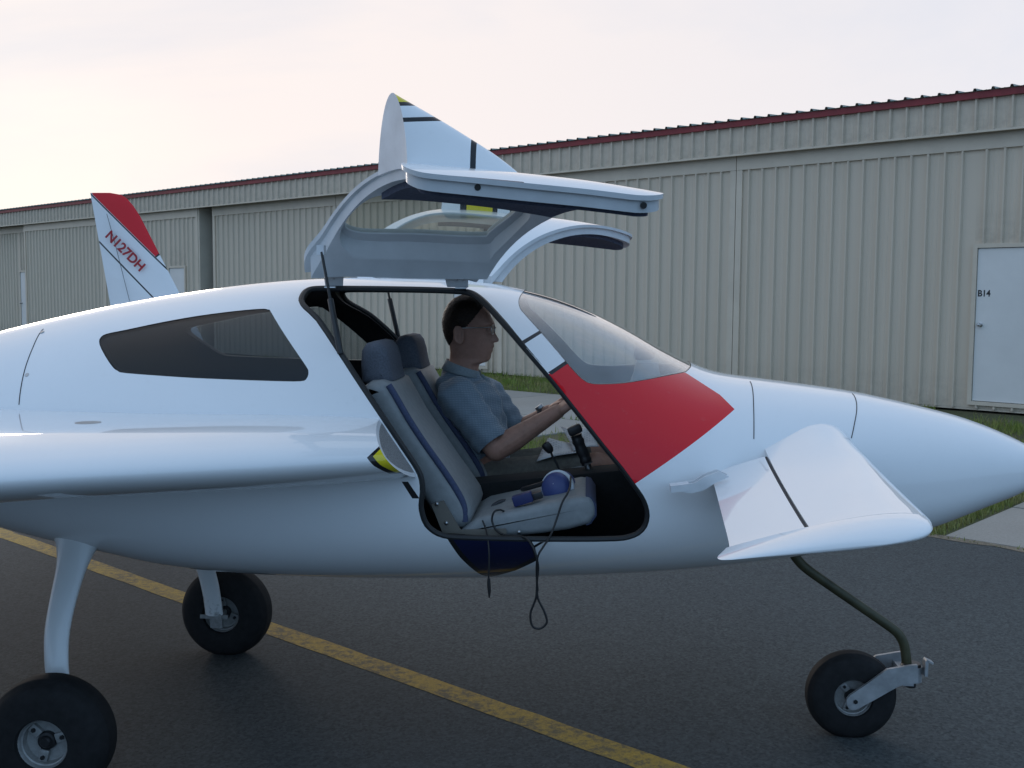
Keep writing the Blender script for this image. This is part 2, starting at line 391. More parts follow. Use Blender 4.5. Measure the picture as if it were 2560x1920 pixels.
# panel seams
def seam(pts, r=.0016):
    P = [S(*p) for p in pts]; Q = [np.array(p) for p in spline(P, 10)]
    return [np.array([p[0], -skin_y(p[0], p[2]) - .0002, p[2]]) for p in Q]
for nm, l in (('cowling_seam', zoomed([(240,382),(225,400),(180,490),(135,620),(112,740),(106,800)], 2.212, 0, 650)),
              ('nose_seam', zoomed([(697,672),(705,690),(716,800),(718,900),(718,990)], 2.212, 1560, 650)),
              ('nose_seam', zoomed([(1262,740),(1275,755),(1287,820),(1275,900),(1257,985)], 2.212, 1560, 650))):
    Q = seam(l); link(nm, tube([p for p in Q], .0016, 6), fuselage, 'panel_gap', 60)
    link(nm, tube([(p[0], -p[1], p[2]) for p in Q], .0016, 6), fuselage, 'panel_gap', 60)
for q in ((106 , 831), (68, 938)):
    p = S(*q); n = gnormal([p])[0]; me = lathe([(.0001, 0), (.006, 0), (.007, .0015), (.0065, .003), (.0001, .003)], 16)
    o = link('screw', me, fuselage, 'steel', 40); o.location = p; o.rotation_euler = Vector(n).to_track_quat('Y', 'Z').to_euler()

# --- strakes and wings
SX = np.array([.14, .05, -.1, -.27, -.6, -1.1, -1.6, -2.0, -2.5, -3.1]); SY = np.array([.50, .59, .69, .788, .985, 1.255, 1.60, 2.0, 2.35, 2.45])
STH = np.array([.03, .10, .155, .185, .19, .175, .17, .17, .15, .02]); SZ = np.array([1.045, 1.045, 1.045, 1.047, 1.050, 1.053, 1.055, 1.06, 1.06, 1.06])
def strake_section(x):
    ye, t, zc = (float(pchip(-SX, a, np.array([-x]))[0]) for a in (SY, STH, SZ)); y0 = .25; nose = min(.34, ye - y0 - .02); pts = []
    for k in range(49):
        q = math.pi / 2 - math.pi * k / 48; c, s = math.cos(q), math.sin(q)
        pts.append((ye - nose + nose * abs(c) ** (2 / 1.9), zc + t / 2 * (1 if s > 0 else -1) * abs(s) ** (2 / 1.9)))
    yi = lambda i: y0 + (ye - y0 - nose) * i / 10.
    top = [(yi(i), zc + t / 2) for i in range(10)]; botm = [(yi(9 - i), zc - t / 2) for i in range(10)]
    return [(x, -y, z) for y, z in top + pts + botm]
def strake_top(x, y): p = [q for q in strake_section(x) if True][:35]; return float(np.interp(abs(y), [-q[1] for q in p], [q[2] for q in p]))
strake = setidx(loft([strake_section(x) for x in list(np.linspace(.14, -1.3, 90)) + list(np.linspace(-1.36, -3.1, 30))]), 0)
strake_out = boolean(strake, fus_loft(-2.75, 1.815, .012, .03, 96, 0))
def vbands(*b): pass
YP = [(-.36, .9), (-.36, 1.3)]
def band(a, b):
    """between two values of the airframe's own diagonal coordinate  d = x - .55*(|y| - .6)"""
    def fn(t):
        sp = t.node('ShaderNodeSeparateXYZ'); t.l.new(t.coord(), sp.inputs[0])
        ay = t.math('ABSOLUTE', sp.outputs[1]); d = t.math('ADD', ay, t.math('MULTIPLY', sp.outputs[0], -.05))
        return t.math('MULTIPLY', t.math('GREATER_THAN', d, a), t.math('LESS_THAN', d, b))
    return fn
def aft(fn, x0):
    def g_(t):
        sp = t.node('ShaderNodeSeparateXYZ'); t.l.new(t.coord(), sp.inputs[0])
        return t.math('MULTIPLY', fn(t), t.math('GREATER_THAN', sp.outputs[0], x0))
    return g_
def YPX(l): return [(float(p[0]), float(p[2])) for p in (Py(a_, b_, -.80) for a_, b_ in zoomed(l, 6.9125, 880, 1000))]
YB = YPX([(520, 740), (465, 795), (262, 1000), (400, 1130), (530, 1312), (860, 1350), (860, 740)]); YY = YPX([(560, 770), (480, 850), (355, 990), (500, 1120), (650, 1320), (860, 1280), (860, 770)])
paint('strake_paint', layers=[(lambda t: t.poly(YB), BLACKP), (lambda t: t.poly(YY), YELP)], ior=1.5)
def xband(x0, x1, y0, y1):
    def fn(t):
        sp = t.node('ShaderNodeSeparateXYZ'); t.l.new(t.coord(), sp.inputs[0]); ay = t.math('ABSOLUTE', sp.outputs[1]); o = None
        for v, lo, hi in ((sp.outputs[0], x0, x1), (ay, y0, y1)):
            m = t.math('MULTIPLY', t.math('GREATER_THAN', v, lo), t.math('LESS_THAN', v, hi)); o = m if o is None else t.math('MULTIPLY', o, m)
        return o
    return fn
def upper(x0, x1):
    def fn(t):
        sp = t.node('ShaderNodeSeparateXYZ'); t.l.new(t.coord(), sp.inputs[0]); sn = t.node('ShaderNodeSeparateXYZ'); t.l.new(t.coord('Normal'), sn.inputs[0])
        return t.math('MULTIPLY', t.math('GREATER_THAN', sn.outputs[2], .25), t.math('MULTIPLY', t.math('GREATER_THAN', sp.outputs[0], x0), t.math('LESS_THAN', sp.outputs[0], x1)))
    return fn
paint('fin_paint', layers=[(upper(-.262, -.112), BLACKP), (upper(-.236, -.132), YELP), (band(.766, 2.), BLACKP), (band(.777, 2.), YELP), (band(.722, .734), BLACKP), (xband(-.062, -.047, .5, .9), BLACKP)])
fin = boolean(strake_out.copy(), setidx(prism(off_poly(DOOR, -.006), -1.6, -.10), 3), 'INTERSECT')
strake_body = boolean(strake_out, setidx(prism(off_poly(DOOR, .004), -1.6, -.10), 3))
# carpeted recess in the cut face of the strake
bm = bmesh.new(); bm.from_mesh(strake_body); fs = [f for f in bm.faces if f.material_index == 3]
if fs:
    r_ = bmesh.ops.inset_region(bm, faces=fs, thickness=.014, depth=0., use_even_offset=True)
    for f in fs:
        if f.is_valid: f.material_index = 2
bm.to_mesh(strake_body); bm.free()
for me in (fin, strake_body): smoothen(me, 30)
for sg in (1, -1):
    link('strake', strake_body if sg == 1 else mirrored(strake_body), plane, ['strake_paint', 'strake_paint', 'carpet', 'white_edge'])
def airfoil(t=.12, n=22):
    u = [.5 * (1 - math.cos(math.pi * i / n)) for i in range(n + 1)]
    th = [5 * t * (.2969 * math.sqrt(v) - .126 * v - .3516 * v * v + .2843 * v ** 3 - .1036 * v ** 4) for v in u]
    return [(u[i], th[i]) for i in range(n, -1, -1)] + [(u[i], -th[i] * .7) for i in range(1, n)]
def wing_ring(le, te, t, dih=0.):
    le, te = Vector(le), Vector(te); c = te - le; up = Vector((0, 0, 1)); L = c.length
    return [tuple(le + c * a + up * b * L) for a, b in airfoil(t)]
wing = loft([wing_ring((-1.75, -2.0, 1.10), (-3.1, -2.0, 1.06), .13), wing_ring((-2.35, -3.2, 1.13), (-3.3, -3.2, 1.09), .13), wing_ring((-2.82, -4.5, 1.17), (-3.62, -4.5, 1.13), .12)])
for sg in (1, -1): link('wing', wing if sg == 1 else mirrored(wing), plane, 'paint_white', 40)

# --- winglets (the far one carries the registration)
WY = 4.55
wl_px = [(226,484),(275,482),(303,487),(318,497),(333,514),(350,540),(446,728)]
wlp = [Py(a, b, WY) for a, b in wl_px]; tep = Py(275, 757, WY)
WLP = dict(te_top=wlp[0], le=wlp[1:], te_bot=tep)
def winglet_mesh():
    # horizontal slices from the tip down to below the wing
    le_pts = sorted([(p[2], p[0]) for p in wlp[1:]]); z0 = 1.0
    sl = (le_pts[0][1] - le_pts[1][1]) / (le_pts[0][0] - le_pts[1][0])
    le_pts = [(z0, le_pts[0][1] + (z0 - le_pts[0][0]) * sl)] + le_pts
    zs = [z0, 1.2, 1.4] + [z for z, _ in le_pts[1:-1]] + [wlp[1][2] - .004, wlp[1][2] + .0]
    rings = []
    for z in sorted(set(zs)):
        xl = np.interp(z, [a for a, _ in le_pts], [b for _, b in le_pts]); xt = np.interp(z, [tep[2] - .6, tep[2], wlp[0][2]], [tep[0] + .6 * (tep[0] - wlp[0][0]) / (wlp[0][2] - tep[2]), tep[0], wlp[0][0]])
        c = xt - xl; k = 1. if z < wlp[1][2] - .03 else .35
        rings.append([(xl + c * a, WY + abs(c) * b * k, z) for a, b in airfoil(.09, 16)])
    return loft(rings)
wm = winglet_mesh()
def WQ(px): return [(float(p[0]), float(p[2])) for p in (Py(a, b, WY - .03) for a, b in px)]
zz = lambda l: zoomed(l, 3.16, 0, 450)
W_RED = WQ(zz([(716,100),(1265,568),(1218,612),(700,112)])); W_RED2 = WQ(zz([(700,70),(716,110),(1222,606),(1262,570),(1180,380),(1050,60)]))
L1 = WQ(zz([(712,108),(722,112),(1350,735),(1345,748)])); L2 = WQ(zz([(786,497),(790,508),(1196,928),(1212,928)])); L3 = WQ(zz([(1216,606),(1228,612),(1268,576),(1258,566)]))
L1 = WQ(zz([(700,98),(700,112),(1380,780),(1396,780)])); L2 = WQ(zz([(770,478),(770,494),(1196,928),(1212,928)]))
paint('winglet_paint', layers=[(lambda t: t.poly(W_RED2), REDP), (lambda t: t.poly(L1), BLACKP), (lambda t: t.poly(L2), BLACKP), (lambda t: t.poly(L3), BLACKP)])
wlet = link('winglet', wm, plane, 'winglet_paint', 40)
link('winglet', mirrored(wm), plane, 'winglet_paint', 40)
def text_me(s, size, ext=.002, font_bold=False):
    cu = bpy.data.curves.new('t', 'FONT'); cu.body = s; cu.size = size; cu.extrude = ext; cu.align_x = 'LEFT'; cu.offset = .0 if not font_bold else size * .03
    o = bpy.data.objects.new('t', cu); COL.objects.link(o); dg = bpy.context.evaluated_depsgraph_get(); me = bpy.data.meshes.new_from_object(o.evaluated_get(dg)); bpy.data.objects.remove(o); return me
def place_text(name, s, p0, p1, height, parent, m, proud):
    """text running from p0 to p1 (bottom edge), facing -Y"""
    me = text_me(s, 1., .0, True); xs = [v.co.x for v in me.vertices]; ys = [v.co.y for v in me.vertices]
    p0, p1 = Vector(p0), Vector(p1); ax = p1 - p0; L = ax.length; ax.normalize(); up = Vector((0, 1, 0)).cross(ax); up = Vector((-ax.z, 0, ax.x)) if abs(ax.y) < 1e-3 else up
    x0, x1, y0, y1 = min(xs), max(xs), min(ys), max(ys); nrm = ax.cross(up).normalized()
    for v in me.vertices:
        v.co = p0 + ax * ((v.co.x - x0) / (x1 - x0) * L) + up * ((v.co.y - y0) / (y1 - y0) * height) + nrm * proud
    me.materials.clear(); return link(name, me, parent, m)
plain('red_lettering', (.36, .012, .02), .4); plain('black_lettering', (.015, .015, .017), .5)
a_, b_ = WQ(zz([(832,452),(1105,727)])); c_ = WQ(zz([(882,390)]))[0]
ln = math.hypot(b_[0] - a_[0], b_[1] - a_[1]); hgt = abs((b_[0] - a_[0]) * (c_[1] - a_[1]) - (b_[1] - a_[1]) * (c_[0] - a_[0])) / ln
# registration, run along the face of the winglet just proud of the skin
place_text('registration_number', 'N127DH', (a_[0], WY, a_[1]), (b_[0], WY, b_[1]), hgt, wlet, 'red_lettering', .042)
rs = WQ(zz([(1025,955),(910,500),(845,268)])); link('rudder_seam', tube([(x, WY - .034 , z) for x, z in rs], .002, 6), wlet, 'panel_gap')

# --- doors (cut from the same skin, then swung up about the roof hinge)
HY, HZ, OPEN = -.225, 1.530, R(84.5)
dp = off_poly(DOOR, -.006)
ztop = max(z for _, z in dp)
xr = sorted(x for x, z in dp if z > ztop - .02); xa, xb = xr[0], xr[-1]
tabs = [(Py(826, 720, -.25)[0], .026), (Py(1152, 720, -.25)[0], .026)]
def door_poly():
    pts = spline(dp, 4, True); out = []
    for p in pts:
        x, z = p
        if z > 1.47:
            near = min(abs(x - t) for t, _ in tabs); lim = 1.486 + .12 * max(0., 1 - max(0., near - .022) / .03)
            z = min(z, lim) if near > .022 else 1.62
            if (x < tabs[0][0] - .02 or x > tabs[1][0] + .02): z = min(p[1], 1.497)
        out.append((x, z))
    return out
DP = door_poly()
DWIN = rounded(Sxz(zoomed([(1150,330),(1110,300),(900,277),(600,268),(430,268),(350,288),(338,322),(378,402),(450,510),(530,600),(610,640),(720,655),(1000,650),(1310,640),(1345,612),(1325,555),(1250,440)], 2.212, 700, 680)))
zw = min(z for _, z in DWIN) - .02
dskin = skin(0., .011, -1.2, .75, setidx(prism(DP, -1.6, HY), 3), 0, 3)
dskin = boolean(dskin, setidx(prism(DWIN, -1.6, -.05), 3)); analytic(dskin, {0: (0., 1)})
dglass = skin(.004, .009, -1.2, .75, setidx(prism(off_poly(DWIN, -.0015), -1.6, -.10), 0)); analytic(dglass, {0: (.004, 1)})
# upholstered lower panel on the inside, a shallow tray that stops short of the edges
def clip_below(p, zl):
    out = []
    for i in range(len(p)):
        (x0, z0), (x1, z1) = p[i - 1], p[i]
        if (z0 < zl) != (z1 < zl): t = (zl - z0) / (z1 - z0); out.append((x0 + (x1 - x0) * t, zl))
        if z1 < zl: out.append((x1, z1))
    return out
def clean(p, d):
    out = [p[0]]
    for q in p[1:]:
        if math.hypot(q[0] - out[-1][0], q[1] - out[-1][1]) > d: out.append(q)
    return out
TRIM = clean(clip_below(clean(off_poly(clean(dp, .03), -.035), .012), zw), .008)
dtrim = skin(.014, .058, -1.2, .75, setidx(prism(off_poly(TRIM, -.002), -1.6, HY), 0)); analytic(dtrim, {0: (.014, 1)})
# moulded frame standing inside the outer skin: leaves a lip all round, a pocket for the trim panel and the window
FR = clean(off_poly(clean(dp, .012), -.010), .008); FR = clean(clip_below(FR, 1.474), .006)
dframe = skin(.0112, .040, -1.2, .75, setidx(prism(FR, -1.6, HY - .03), 0))
for q in (TRIM, off_poly(DWIN, .018)): dframe = boolean(dframe, setidx(prism(q, -1.6, -.05), 0))
smoothen(dframe, 40)
def FRZ(x): return min(z for q, z in FR if abs(q - x) < .06)
def skin_z(x, y, off):
    w, t, b = (float(v) for v in wtb(x)); w, t, b = w - off, t - off, b + off; m = b + MF * (t - b)
    return m + (t - m) * (1 - (y / w) ** NU) ** (1 / NU)
def hinge_me(x):
    bm = bmesh.new()
    z = HZ - .012; y = HY - .004
    box(bm, (x, y - .012, z + .004), (.036, .034, .004), Matrix.Rotation(R(-12), 3, 'X'))
    for dx in (-.012, .012): box(bm, (x + dx, y + .006, z + .012), (.010, .012, .010))
    return frombm(bm)
plain('door_inner', (.52, .55, .57), .5, coat=.15, var=.08)
for sg in (1, -1):
    f_ = (lambda m: m) if sg == 1 else mirrored
    dm = f_(dskin)
    if sg == -1: analytic(dm, {0: (0., 1)})
    d = link('door', dm, plane, ['fuselage_paint', 'fuselage_paint', 'fuselage_paint', 'door_inner'])
    d['label'] = 'white gull-wing door swung up over the roof'
    ang = -OPEN * sg; rot = Matrix.Rotation(ang, 4, 'X'); h = Vector((0, HY * sg, HZ))
    d.rotation_euler = (ang, 0, 0); d.location = h - rot @ h
    gm = f_(dglass); analytic(gm, {0: (.004, 1)}); link('door_window', gm, d, 'door_glass')
    tm = f_(dtrim); analytic(tm, {0: (.031, 1)}); link('door_trim_panel', tm, d, 'upholstery_blue')
    fo = link('strake_fin', f_(fin), d, ['fin_paint', 'fin_paint', 'fin_paint', 'white_edge'])
    fo['label'] = 'yellow tipped piece of strake fixed to the outside of the door'
    link('door_frame', f_(dframe), d, 'door_inner')
    for hx_ in (-.02, .392):
        me = lathe([(.0001, -.004), (.0075, -.004), (.0085, -.001), (.0085, .002), (.0001, .002)], 16); me.transform(Matrix.Translation((hx_, sg * -skin_y(hx_, .80, .026), FRZ(hx_) + .001)) @ Matrix.Rotation(R(90), 4, 'X')); link('latch_hole', me, d, 'rubber_seal', 40)
    for tx, _ in tabs:
        for bx in (-.011, .011):
            for by in (.250, .272):
                bm = bmesh.new(); bmesh.ops.create_uvsphere(bm, u_segments=8, v_segments=6, radius=.0034, matrix=Matrix.Translation((tx + bx, -by * sg, skin_z(tx + bx, by, .0112)))); link('tab_bolt', frombm(bm), d, 'steel', 60)
    for tx, _ in tabs: link('hinge', f_(hinge_me(tx)), fuselage, 'steel')
# gas struts
plain('strut_black', (.015, .015, .016), .35)
for sg in (1, -1):
    a, b = Py(804, 630, -.47), Py(851, 884, -.50); a[1] *= sg; b[1] *= sg; m = a + (b - a) * .46
    o = link('gas_strut', joinme([tube([a, m], .0045, 8), tube([m, m + (b - m) * .02, b], [.008, .0095, .0095], 12)]), fuselage, 'strut_black', 40)
    bm = bmesh.new(); box(bm, tuple(a + np.array([-.004, .012 * sg, .006])), (.022, .03, .03)); link('strut_bracket', frombm(bm), fuselage, 'white_edge')
# roof aerial fin and door knobs seen over the doors
for sg in (1,):
    p = Py(1300, 452, -.80); bm = bmesh.new(); box(bm, tuple(p), (.045, .006, .02))
    bm.free()

# --- canard with elevators
CST = [(-.20, 1.09, .60, .20, 1.045, .985), (-.30, 1.083, .615, .172, 1.039, .982), (-.36, 1.083, .622, .145, 1.033, .979), (-.42, 1.086, .628, .122, 1.026, .974), (-.50, 1.091, .630, .102, 1.016, .966), (-.58, 1.095, .630, .091, 1.004, .957),
       (-.70, 1.098, .626, .080, .990, .942), (-.85, 1.097, .621, .074, .977, .920), (-1.0, 1.092, .616, .070, .968, .898), (-1.06, 1.089, .612, .069, .965, .890)]
TIP = [(-1.062, 1.089, .600, .069, .965, .888), (-1.10, 1.083, .585, .067, .962, .886), (-1.13, 1.072, .573, .057, .957, .885), (-1.152, 1.05, .568, .042, .949, .884), (-1.166, 1.00, .575, .022, .939, .884), (-1.17, .95, .60, .005, .930, .886)]
def can_pt(st, x, up):
    y, le, te, t, zl, zt = st; u = min(max((le - x) / (le - te), 0), 1)
    th = 5 * t * (.2969 * math.sqrt(u) - .126 * u - .3516 * u * u + .2843 * u ** 3 - .1036 * u ** 4) * 1.0
    return (x, y, zl + (zt - zl) * u + (th if up else -th * .75))
def can_ring(st, xa, xb, n=20):
    """closed ring from xa (front) to xb (back) following the section"""
    xs = [xa + (xb - xa) * .5 * (1 - math.cos(math.pi * i / n)) for i in range(n + 1)]
    return [can_pt(st, x, True) for x in xs[::-1]] + [can_pt(st, x, False) for x in xs[1:-1]] + [tuple(np.array(can_pt(st, xs[-1], False)) - np.array([0, 0, 1e-4]))]
CST2 = [tuple(p) for p in spline(CST, 4)]
main = loft([can_ring(s_, s_[1], .802) for s_ in CST2])
tip = loft([can_ring(s_, s_[1], s_[2] + .004) for s_ in [tuple(p) for p in spline(TIP, 3)]])
def elev_ring(st):
    y = st[0]; xh = .792; n = 14; xs = [xh + (st[2] - xh) * i / n for i in range(n + 1)]
    up = [can_pt(st, x, True) for x in xs]; dn = [can_pt(st, x, False) for x in xs]
    mid = (xh + .008, y, (up[0][2] + dn[0][2]) / 2)
    return up[::-1] + [mid] + dn[:-1]
elev = loft([elev_ring(s_) for s_ in CST2 if s_[0] < -.455])
def bracket():
    bm = bmesh.new()
    a, b = Vector((.655, 0, .995)), Vector((.50, 0, .948))
    for y in (-.585, -.545):
        L = [(.672, .986), (.64, 1.000), (.60, .984), (.575, .966), (.53, .957), (.53, .940), (.565, .935), (.60, .945), (.635, .968)]
        v0 = [bm.verts.new((x, y - .003, z)) for x, z in L]; v1 = [bm.verts.new((x, y + .003, z)) for x, z in L]; n = len(L)
        bm.faces.new(v0); bm.faces.new(v1[::-1])
        for i in range(n): bm.faces.new((v0[i], v1[i], v1[(i + 1) % n], v0[(i + 1) % n]))
    box(bm, (.532, -.565, .949), (.055, .048, .020), Matrix.Rotation(R(-8), 3, 'Y'))
    bmesh.ops.recalc_face_normals(bm, faces=bm.faces); return frombm(bm)
for sg in (1, -1):
    f_ = (lambda m: m.copy()) if sg == 1 else mirrored
    co_ = link('canard', joinme([f_(main)]), plane, 'paint_white', 40); link('canard_tip', f_(tip), co_, 'paint_white', 50)
    eo = link('elevator', f_(elev), co_, 'paint_white', 40); link('balance_arm', f_(bracket()), eo, 'white_edge')
    lg_ = [can_pt(s_, .797, True) for s_ in CST2 if s_[0] < -.44]
    link('hinge_gap', tube([(p[0], p[1] * sg, p[2] - .004) for p in lg_], .0036, 6), co_, 'panel_gap')

# --- wheels
plain('tyre_rubber', (.012, .012, .013), .75, spec=.3, var=.3, scale=40, bump=.25, bscale=300)
plain('cast_rim', (.30, .30, .295), .5, metal=.35, var=.2, scale=60, bump=.2)
plain('dark_hub', (.03, .03, .032), .4, metal=.5)
def wheel(R_, W, rr, parent, loc, name='wheel'):
    w = bpy.data.objects.new(name, None); COL.objects.link(w); w.parent = parent; w.location = loc
    h = W / 2; prof = []
    for k in range(25):
        q = -math.pi * 1.06 / 2 + math.pi * 1.06 * k / 24
        rad = rr + (R_ - rr) * .5 + (R_ - rr) * .5 * max(-1, math.cos(q)) ** 1 * 1.0 if False else 0
        prof.append((rr + (R_ - rr) * (max(0, math.cos(q)) ** .62), h * math.copysign(abs(math.sin(q)) ** .8, math.sin(q))))
    tr = []
    for (r_, y_) in prof: tr.append((r_ - (.0035 if any(abs(abs(y_) - g_) < W * .028 for g_ in (W * .13, W * .30)) and r_ > R_ * .93 else 0), y_))
    prof2 = [(rr * .92, -h * .72)] + tr + [(rr * .92, h * .72)]
    ty = link('tyre', lathe(prof2, 64, True), w, 'tyre_rubber', 50)
    rim = lathe([(rr * .30, -h * .30), (rr * .80, -h * .34), (rr * .84, -h * .62), (rr * .98, -h * .70), (rr * 1.06, -h * .78), (rr * 1.05, -h * .86), (rr * .96, -h * .84), (rr * .90, -h * .74), (rr * .86, -h * .30), (rr * .86, h * .30), (rr * .90, h * .74), (rr * .96, h * .84), (rr * 1.05, h * .86), (rr * 1.06, h * .78), (rr * .98, h * .70), (rr * .84, h * .62), (rr * .80, h * .34), (rr * .30, h * .30)], 48)
    ro = link('rim', rim, w, 'cast_rim', 35)
    for s_ in (-1, 1):
        for k in range(3):
            a = 2 * math.pi * k / 3 + .5
            bm = bmesh.new(); box(bm, (math.cos(a) * rr * .58, s_ * h * .40, math.sin(a) * rr * .58), (rr * .46, h * .20, rr * .36), Matrix.Rotation(-a, 3, 'Y'), .003); link('rim_lug', frombm(bm), ro, 'cast_rim', 40)
            m_ = Matrix.Translation((math.cos(a) * rr * .64, s_ * h * .52, math.sin(a) * rr * .64)) @ Matrix.Rotation(R(90), 4, 'X')
            bm = bmesh.new(); bmesh.ops.create_cone(bm, cap_ends=True, segments=6, radius1=rr * .085, radius2=rr * .085, depth=h * .14, matrix=m_); link('bolt', frombm(bm), ro, 'dark_hub')
    link('hub', lathe([(.0001, -h * .66), (rr * .16, -h * .66), (rr * .22, -h * .60), (rr * .24, -h * .52), (rr * .33, -h * .50), (rr * .36, -h * .3), (rr * .36, h * .3), (rr * .33, h * .50), (rr * .24, h * .52), (rr * .22, h * .60), (.0001, h * .62)], 32), ro, 'dark_hub', 35)
    return w
GY = -.05
nx = Py(2125, 1749, -.045)[0]
nose_w = wheel(.152, .098, .066, plane, (nx, -.045, .151), 'nose_wheel'); nose_w.rotation_euler = (0, R(20), 0)
mx_ = -1.315
wn_ = wheel(.188, .145, .078, plane, (mx_, -.70, .187), 'main_wheel'); wf_ = wheel(.188, .145, .078, plane, (-1.225, .585, .187), 'main_wheel')
wn_.rotation_euler = (0, R(12), R(3)); wf_.rotation_euler = (0, R(50), R(-3))
# --- main gear legs
def leg(sg, xo, wy):
    st = [(-.045 , .33, .80, .150, .085), (-.045, .385, .742, .102, .058), (-.045, .42, .69, .066, .038), (-.048, .455, .63, .049, .027), (-.052, .50, .55, .043, .022), (-.052, .545, .46, .040, .020), (-.042, .575, .38, .038, .019), (-.03, .59, .30, .037, .018), (-.02, .597, .20, .036, .017)]
    rings = []
    for dx, y, z, c, t in [tuple(p) for p in spline(st, 4)]:
        yy = (y - .597) * 1.0 + abs(wy) - .098
        rings.append([(xo + dx + c * math.cos(q), sg * (yy + t * math.sin(q) * .9), z + .3 * t * math.sin(q)) for q in (2 * math.pi * j / 28 for j in range(28))])
    return loft(rings)
t = NT('gear_paint'); t.set(Roughness=.35, Coat_Weight=.4, Coat_Roughness=.05)
sp = t.node('ShaderNodeSeparateXYZ'); t.l.new(t.coord(), sp.inputs[0])
lowz = t.math('LESS_THAN', sp.outputs[2], .42); mid = t.noise(16, 6, .7)
c = t.mix(t.math('MULTIPLY', t.ramp(mid, (.55, 0.), (.68, 1.)), t.ramp(sp.outputs[2], (.20, .75), (.50, 0.))), (.70, .71, .71), (.06, .055, .05)); t.color(c)
for sg, xo, wy in ((-1, mx_, -.70), (1, -1.225, .585)):
    lo = link('gear_leg', leg(sg, xo, wy), plane, 'gear_paint', 50)
    bm = bmesh.new(); yy = sg * (abs(wy) - .085)
    box(bm, (xo - .015, yy, .195), (.05, .014, .11)); box(bm, (xo - .02, yy - sg * .016, .190), (.115, .008, .016)); box(bm, (xo - .045, yy - sg * .012, .285), (.022, .016, .07))
    bmesh.ops.create_cone(bm, cap_ends=True, segments=16, radius1=.014, radius2=.014, depth=.14, matrix=Matrix.Translation((xo, sg * (abs(wy) - .04), .191)) @ Matrix.Rotation(R(90), 4, 'X'))
    link('brake_bracket', frombm(bm), lo, 'cast_rim')
# --- nose gear
t = plain('olive_tube', (.060, .058, .030), .5, metal=.2, var=.25, scale=14)
pts = [Py(a, b, -.045) for a, b in ((1975,1372),(1993,1398),(2012,1418),(2050,1446),(2140,1508),(2225,1567),(2248,1588),(2261,1615),(2267,1660))]
ng = link('nose_gear_strut', tube(spline(pts, 5), .0165, 16), plane, 'olive_tube', 50)
plain('fork_metal', (.40, .41, .42), .5, metal=.55, var=.18, scale=22, bump=.15, bscale=90)
fk = zoomed([(722,1045),(735,990),(770,950),(1000,795),(1270,600),(1430,575),(1560,552),(1672,540),(1684,775),(1480,808),(1410,832),(1060,1030),(870,1130),(800,1142),(750,1115)], 5.352, 1980, 1560)
fp = [(float(p[0]), float(p[2])) for p in (Py(a, b, -.112) for a, b in fk)]
fko = bpy.data.objects.new('nose_fork', None); COL.objects.link(fko); fko.parent = plane
for y in (-.112, .012): link('fork_plate', prism(fp, y - .006 + (0 if y < 0 else .012), y + .006 + (0 if y < 0 else .012)), fko, 'fork_metal')
hx = float(Py(2283, 1680, -.045)[0]); hz = float(Py(2283, 1682, -.045)[2])
bm = bmesh.new(); bmesh.ops.create_cone(bm, cap_ends=True, segments=28, radius1=.036, radius2=.036, depth=.052, matrix=Matrix.Translation((hx - .008, -.045, hz))); box(bm, (hx - .035, -.045, hz), (.035, .135, .045)); link('fork_head', frombm(bm), fko, 'fork_metal', 40)
bm = bmesh.new(); bmesh.ops.create_cone(bm, cap_ends=True, segments=28, radius1=.034, radius2=.030, depth=.008, matrix=Matrix.Translation((hx - .008, -.045, hz + .031))); link('pivot_washer', frombm(bm), fko, 'black_plastic', 40); bm = bmesh.new(); bmesh.ops.create_cone(bm, cap_ends=True, segments=20, radius1=.018, radius2=.020, depth=.022, matrix=Matrix.Translation((hx - .008, -.045, hz - .037))); link('pivot_cap', frombm(bm), fko, 'black_plastic', 40)
bm = bmesh.new(); box(bm, (hx + .030, -.075, hz + .030), (.010, .030, .052)); box(bm, (hx + .040, -.075, hz + .054), (.026, .030, .006), Matrix.Rotation(R(25), 3, 'Y')); link('tow_lug', frombm(bm), fko, 'fork_metal')
bm = bmesh.new(); bmesh.ops.create_cone(bm, cap_ends=True, segments=6, radius1=.008, radius2=.008, depth=.150, matrix=Matrix.Translation((nx, -.045, .151)) @ Matrix.Rotation(R(90), 4, 'X')); link('axle_bolt', frombm(bm), fko, 'dark_hub')
# fuel cap on the near strake
bm = bmesh.new(); bmesh.ops.create_cone(bm, cap_ends=True, segments=32, radius1=.036, radius2=.035, depth=.004, matrix=Matrix.Translation((-1.13, -.80, strake_top(-1.13, -.80) - .0013)))
link('fuel_cap', frombm(bm), plane, 'cast_rim', 40)

# --- cabin
def pillow(profile, y0, y1, r=.02, n=5):
    """side profile (x, z) pushed from y0 to y1 with rounded edges"""
    P = clean(profile, .002); rings = []
    for k in range(n + 1):
        q = math.pi / 2 * k / n; rings.append((y0 + r * (1 - math.sin(q)), -r * (1 - math.sin(math.pi / 2 * k / n) if False else 1 - math.sqrt(max(0, 1 - (1 - k / n) ** 2)))))
    full = rings + [(y1 - (y - y0), o) for y, o in rings[::-1]]
    full = [(y0 + r * (1 - math.cos(math.pi / 2 * k / n)), -r * (1 - math.sin(math.pi / 2 * k / n))) for k in range(n + 1)]
    full = full + [(y0 + y1 - y, o) for y, o in full[::-1]]
    out = []
    for y, o in full:
        q = off_poly(P, o) if abs(o) > 1e-6 else P
        out.append([(x, y, z) for x, z in q])
    return loft(out)
def pyz(l, y): return [(float(p[0]), float(p[2])) for p in (Py(a, b, y) for a, b in zoomed(l, 2.212, 700, 680))]
plain('seat_leather', (.235, .25, .255), .55, var=.10, scale=40, bump=.25, bscale=260)
plain('seat_fabric', (.10, .11, .135), .95, var=.25, scale=200, bump=.4, bscale=600)
